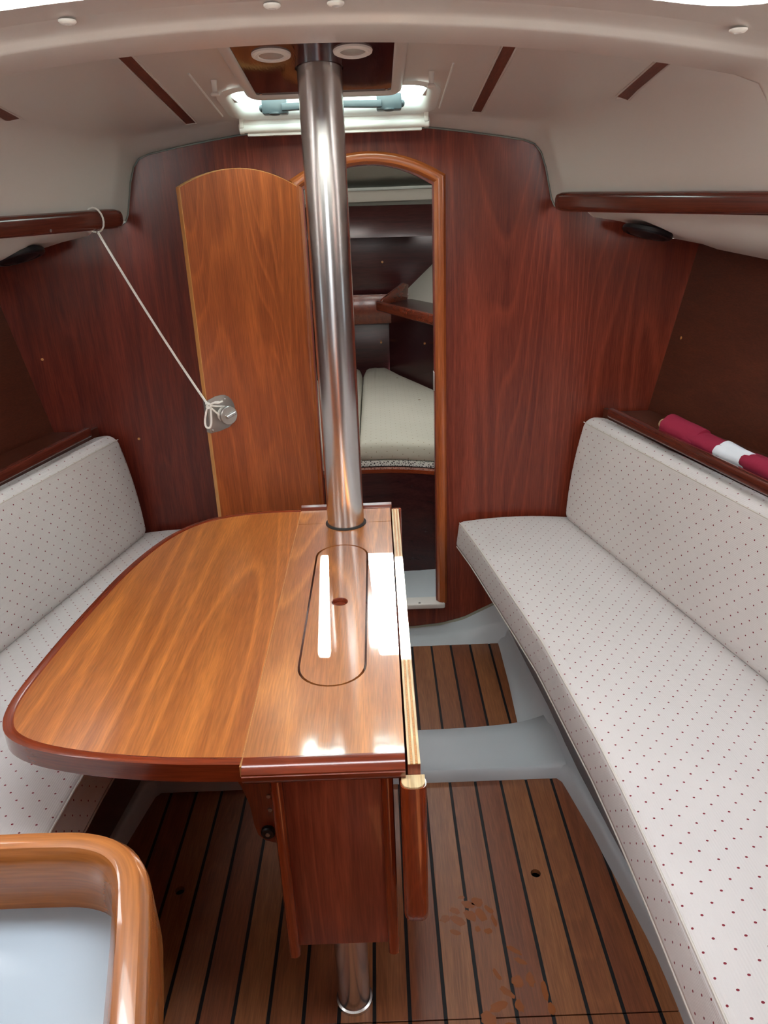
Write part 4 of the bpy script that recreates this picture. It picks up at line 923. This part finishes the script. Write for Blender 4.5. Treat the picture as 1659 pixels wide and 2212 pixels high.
# forepeak shelf
def shelf(s):
    e = empty('forepeak_shelf', (X(s, 0.3), 3.7, 1.03), 'dark mahogany corner shelf on the %s hull side of the forepeak' % ('right' if s > 0 else 'left'), 'shelf')
    fr = [(0.118, 3.99), (0.125, 4.0)]
    o = [(0.118, 3.98), (0.36, 3.40), (0.66, 2.75), (0.98, 2.75), (0.62, 3.7), (0.42, 4.25), (0.20, 4.25)]
    slab('shelf_board', [(X(s, a), b, 1.030) for a, b in o], (0, 0, 0.014), mah_fp, e)
    sweep('shelf_fascia', [(X(s, 0.108), 4.0, 1.043), (X(s, 0.36), 3.40, 1.04), (X(s, 0.66), 2.75, 1.035)], rrect(0.016, 0.050, 0.006, 3), mah_rail, e)
    slab('shelf_end', [(X(s, 0.108), 3.995, 1.045), (X(s, 0.26), 4.22, 1.045), (X(s, 0.27), 4.22, 1.125), (X(s, 0.24), 4.17, 1.14), (X(s, 0.125), 4.005, 1.075)], (s * 0.012, -0.008, 0), mah_rail, e, 0.002)
    loft('shelf_underside', [[(X(s, a), b, 1.015 - 0.0), (X(s, a + 0.12), b, 0.985), (X(s, a + 0.35), b + 0.1, 0.97)] for a, b in ((0.17, 3.98), (0.40, 3.42), (0.70, 2.78))], gelbright, e)
    p = slab('side_panel', [(X(s, 0.165), 4.33, 0.56), (X(s, 0.70), 2.98, 0.56), (X(s, 0.74), 2.98, 0.99), (X(s, 0.17), 4.33, 0.96)], (s * 0.012, 0.006, 0), mah_fp, e)
    for a, b, z in ((0.43, 3.70, 0.84), (0.36, 3.87, 0.86)):
        lathe('screw_plug', (X(s, a - 0.015), b, z), (-s, -0.3, 0), [(0.005, -0.002), (0.005, 0.006), (0.001, 0.007)], edge_w, e, 10)
shelf(1); shelf(-1)
pg = lathe('forepeak_peg', (0.24, 3.4, fz(3.4)), (0, 0, -1), [(0.010, 0), (0.007, 0.004), (0.006, 0.03), (0.012, 0.034), (0.001, 0.038)], white_pl, None, 14); tag(pg, 'small white peg on the forepeak deckhead above the doorway', 'peg')

# ================================================================== companionway steps (behind the camera, reflected in the varnish)
cs = empty('companionway_steps', (0.05, -1.3, 0), 'varnished wooden companionway steps at the aft end of the cabin', 'steps')
for i in range(3):
    box('tread', (-0.32, -1.58 + 0.0, 0.25 + 0.27 * i), (0.24, -1.05 - 0.12 * i, 0.28 + 0.27 * i), orange_w, cs, 0.006)
    box('riser', (-0.30, -1.20 - 0.12 * i, 0.0 + 0.27 * i), (0.22, -1.18 - 0.12 * i, 0.25 + 0.27 * i), orange_w, cs, 0.002)

# ================================================================== wet footprints on the sole
def prints(name, cx, cy, ang, label, seed, blobs):
    rd = random.Random(seed); bm = bmesh.new(); ca, sa = math.cos(ang), math.sin(ang)
    for (u, v, a, b, t) in blobs:
        vs = []
        for k in range(14):
            th = 2 * math.pi * k / 14; q = 1 + rd.uniform(-0.18, 0.18)
            x = a * 1.25 * q * math.cos(th); y = b * 1.5 * q * math.sin(th); x, y = x * math.cos(t) - y * math.sin(t), x * math.sin(t) + y * math.cos(t)
            x += u * 1.25; y += v * 1.6; vs.append(bm.verts.new((cx + x * ca - y * sa, cy + x * sa + y * ca, 0.0004)))
        bm.faces.new(vs)
    o = from_bm(name, bm, wet_m, None, False); tag(o, label, 'stain', kind='stuff')
t1_ = [(-0.045, 0.0, 0.010, 0.006, 0.3), (-0.025, 0.012, 0.010, 0.005, -0.5), (-0.022, -0.004, 0.014, 0.007, -0.6), (-0.028, -0.022, 0.010, 0.004, -0.4), (0.0, 0.022, 0.012, 0.006, -0.4), (0.002, 0.004, 0.014, 0.007, -0.8), (0.018, 0.026, 0.012, 0.008, -0.3), (0.022, 0.004, 0.008, 0.012, 0.4), (0.012, -0.018, 0.005, 0.005, 0), (0.038, 0.012, 0.012, 0.004, -0.9), (0.044, -0.006, 0.004, 0.011, 0.2), (0.03, -0.022, 0.007, 0.005, 0.2), (-0.01, 0.034, 0.007, 0.003, 0)]
prints('wet_footprint', 0.160, 1.212, 0.0, 'wet orange tread marks on the sole beside the table leaf', 3, t1_)
t2_ = [(-0.03, -0.03, 0.016, 0.006, 0.3), (-0.012, -0.012, 0.014, 0.005, -0.7), (0.008, 0.002, 0.010, 0.008, 0.2), (0.02, 0.03, 0.012, 0.004, -0.5), (0.012, 0.046, 0.014, 0.004, -0.6), (0.03, 0.004, 0.007, 0.010, 0.1), (-0.024, 0.012, 0.004, 0.010, 0.4), (0.004, -0.03, 0.007, 0.009, 0.3), (-0.05, -0.045, 0.012, 0.010, 0.3), (-0.02, -0.055, 0.012, 0.005, 0.2), (0.05, -0.012, 0.005, 0.014, 0.0), (0.054, -0.035, 0.006, 0.008, 0)]
prints('wet_footprint', 0.232, 1.055, 0.0, 'wet orange tread marks by the seam of the sole at the bottom of the picture', 5, t2_)
for _o in (bpy.data.objects['wet_footprint'], bpy.data.objects['wet_footprint.001']): _o['group'] = 'wet footprints on the sole'
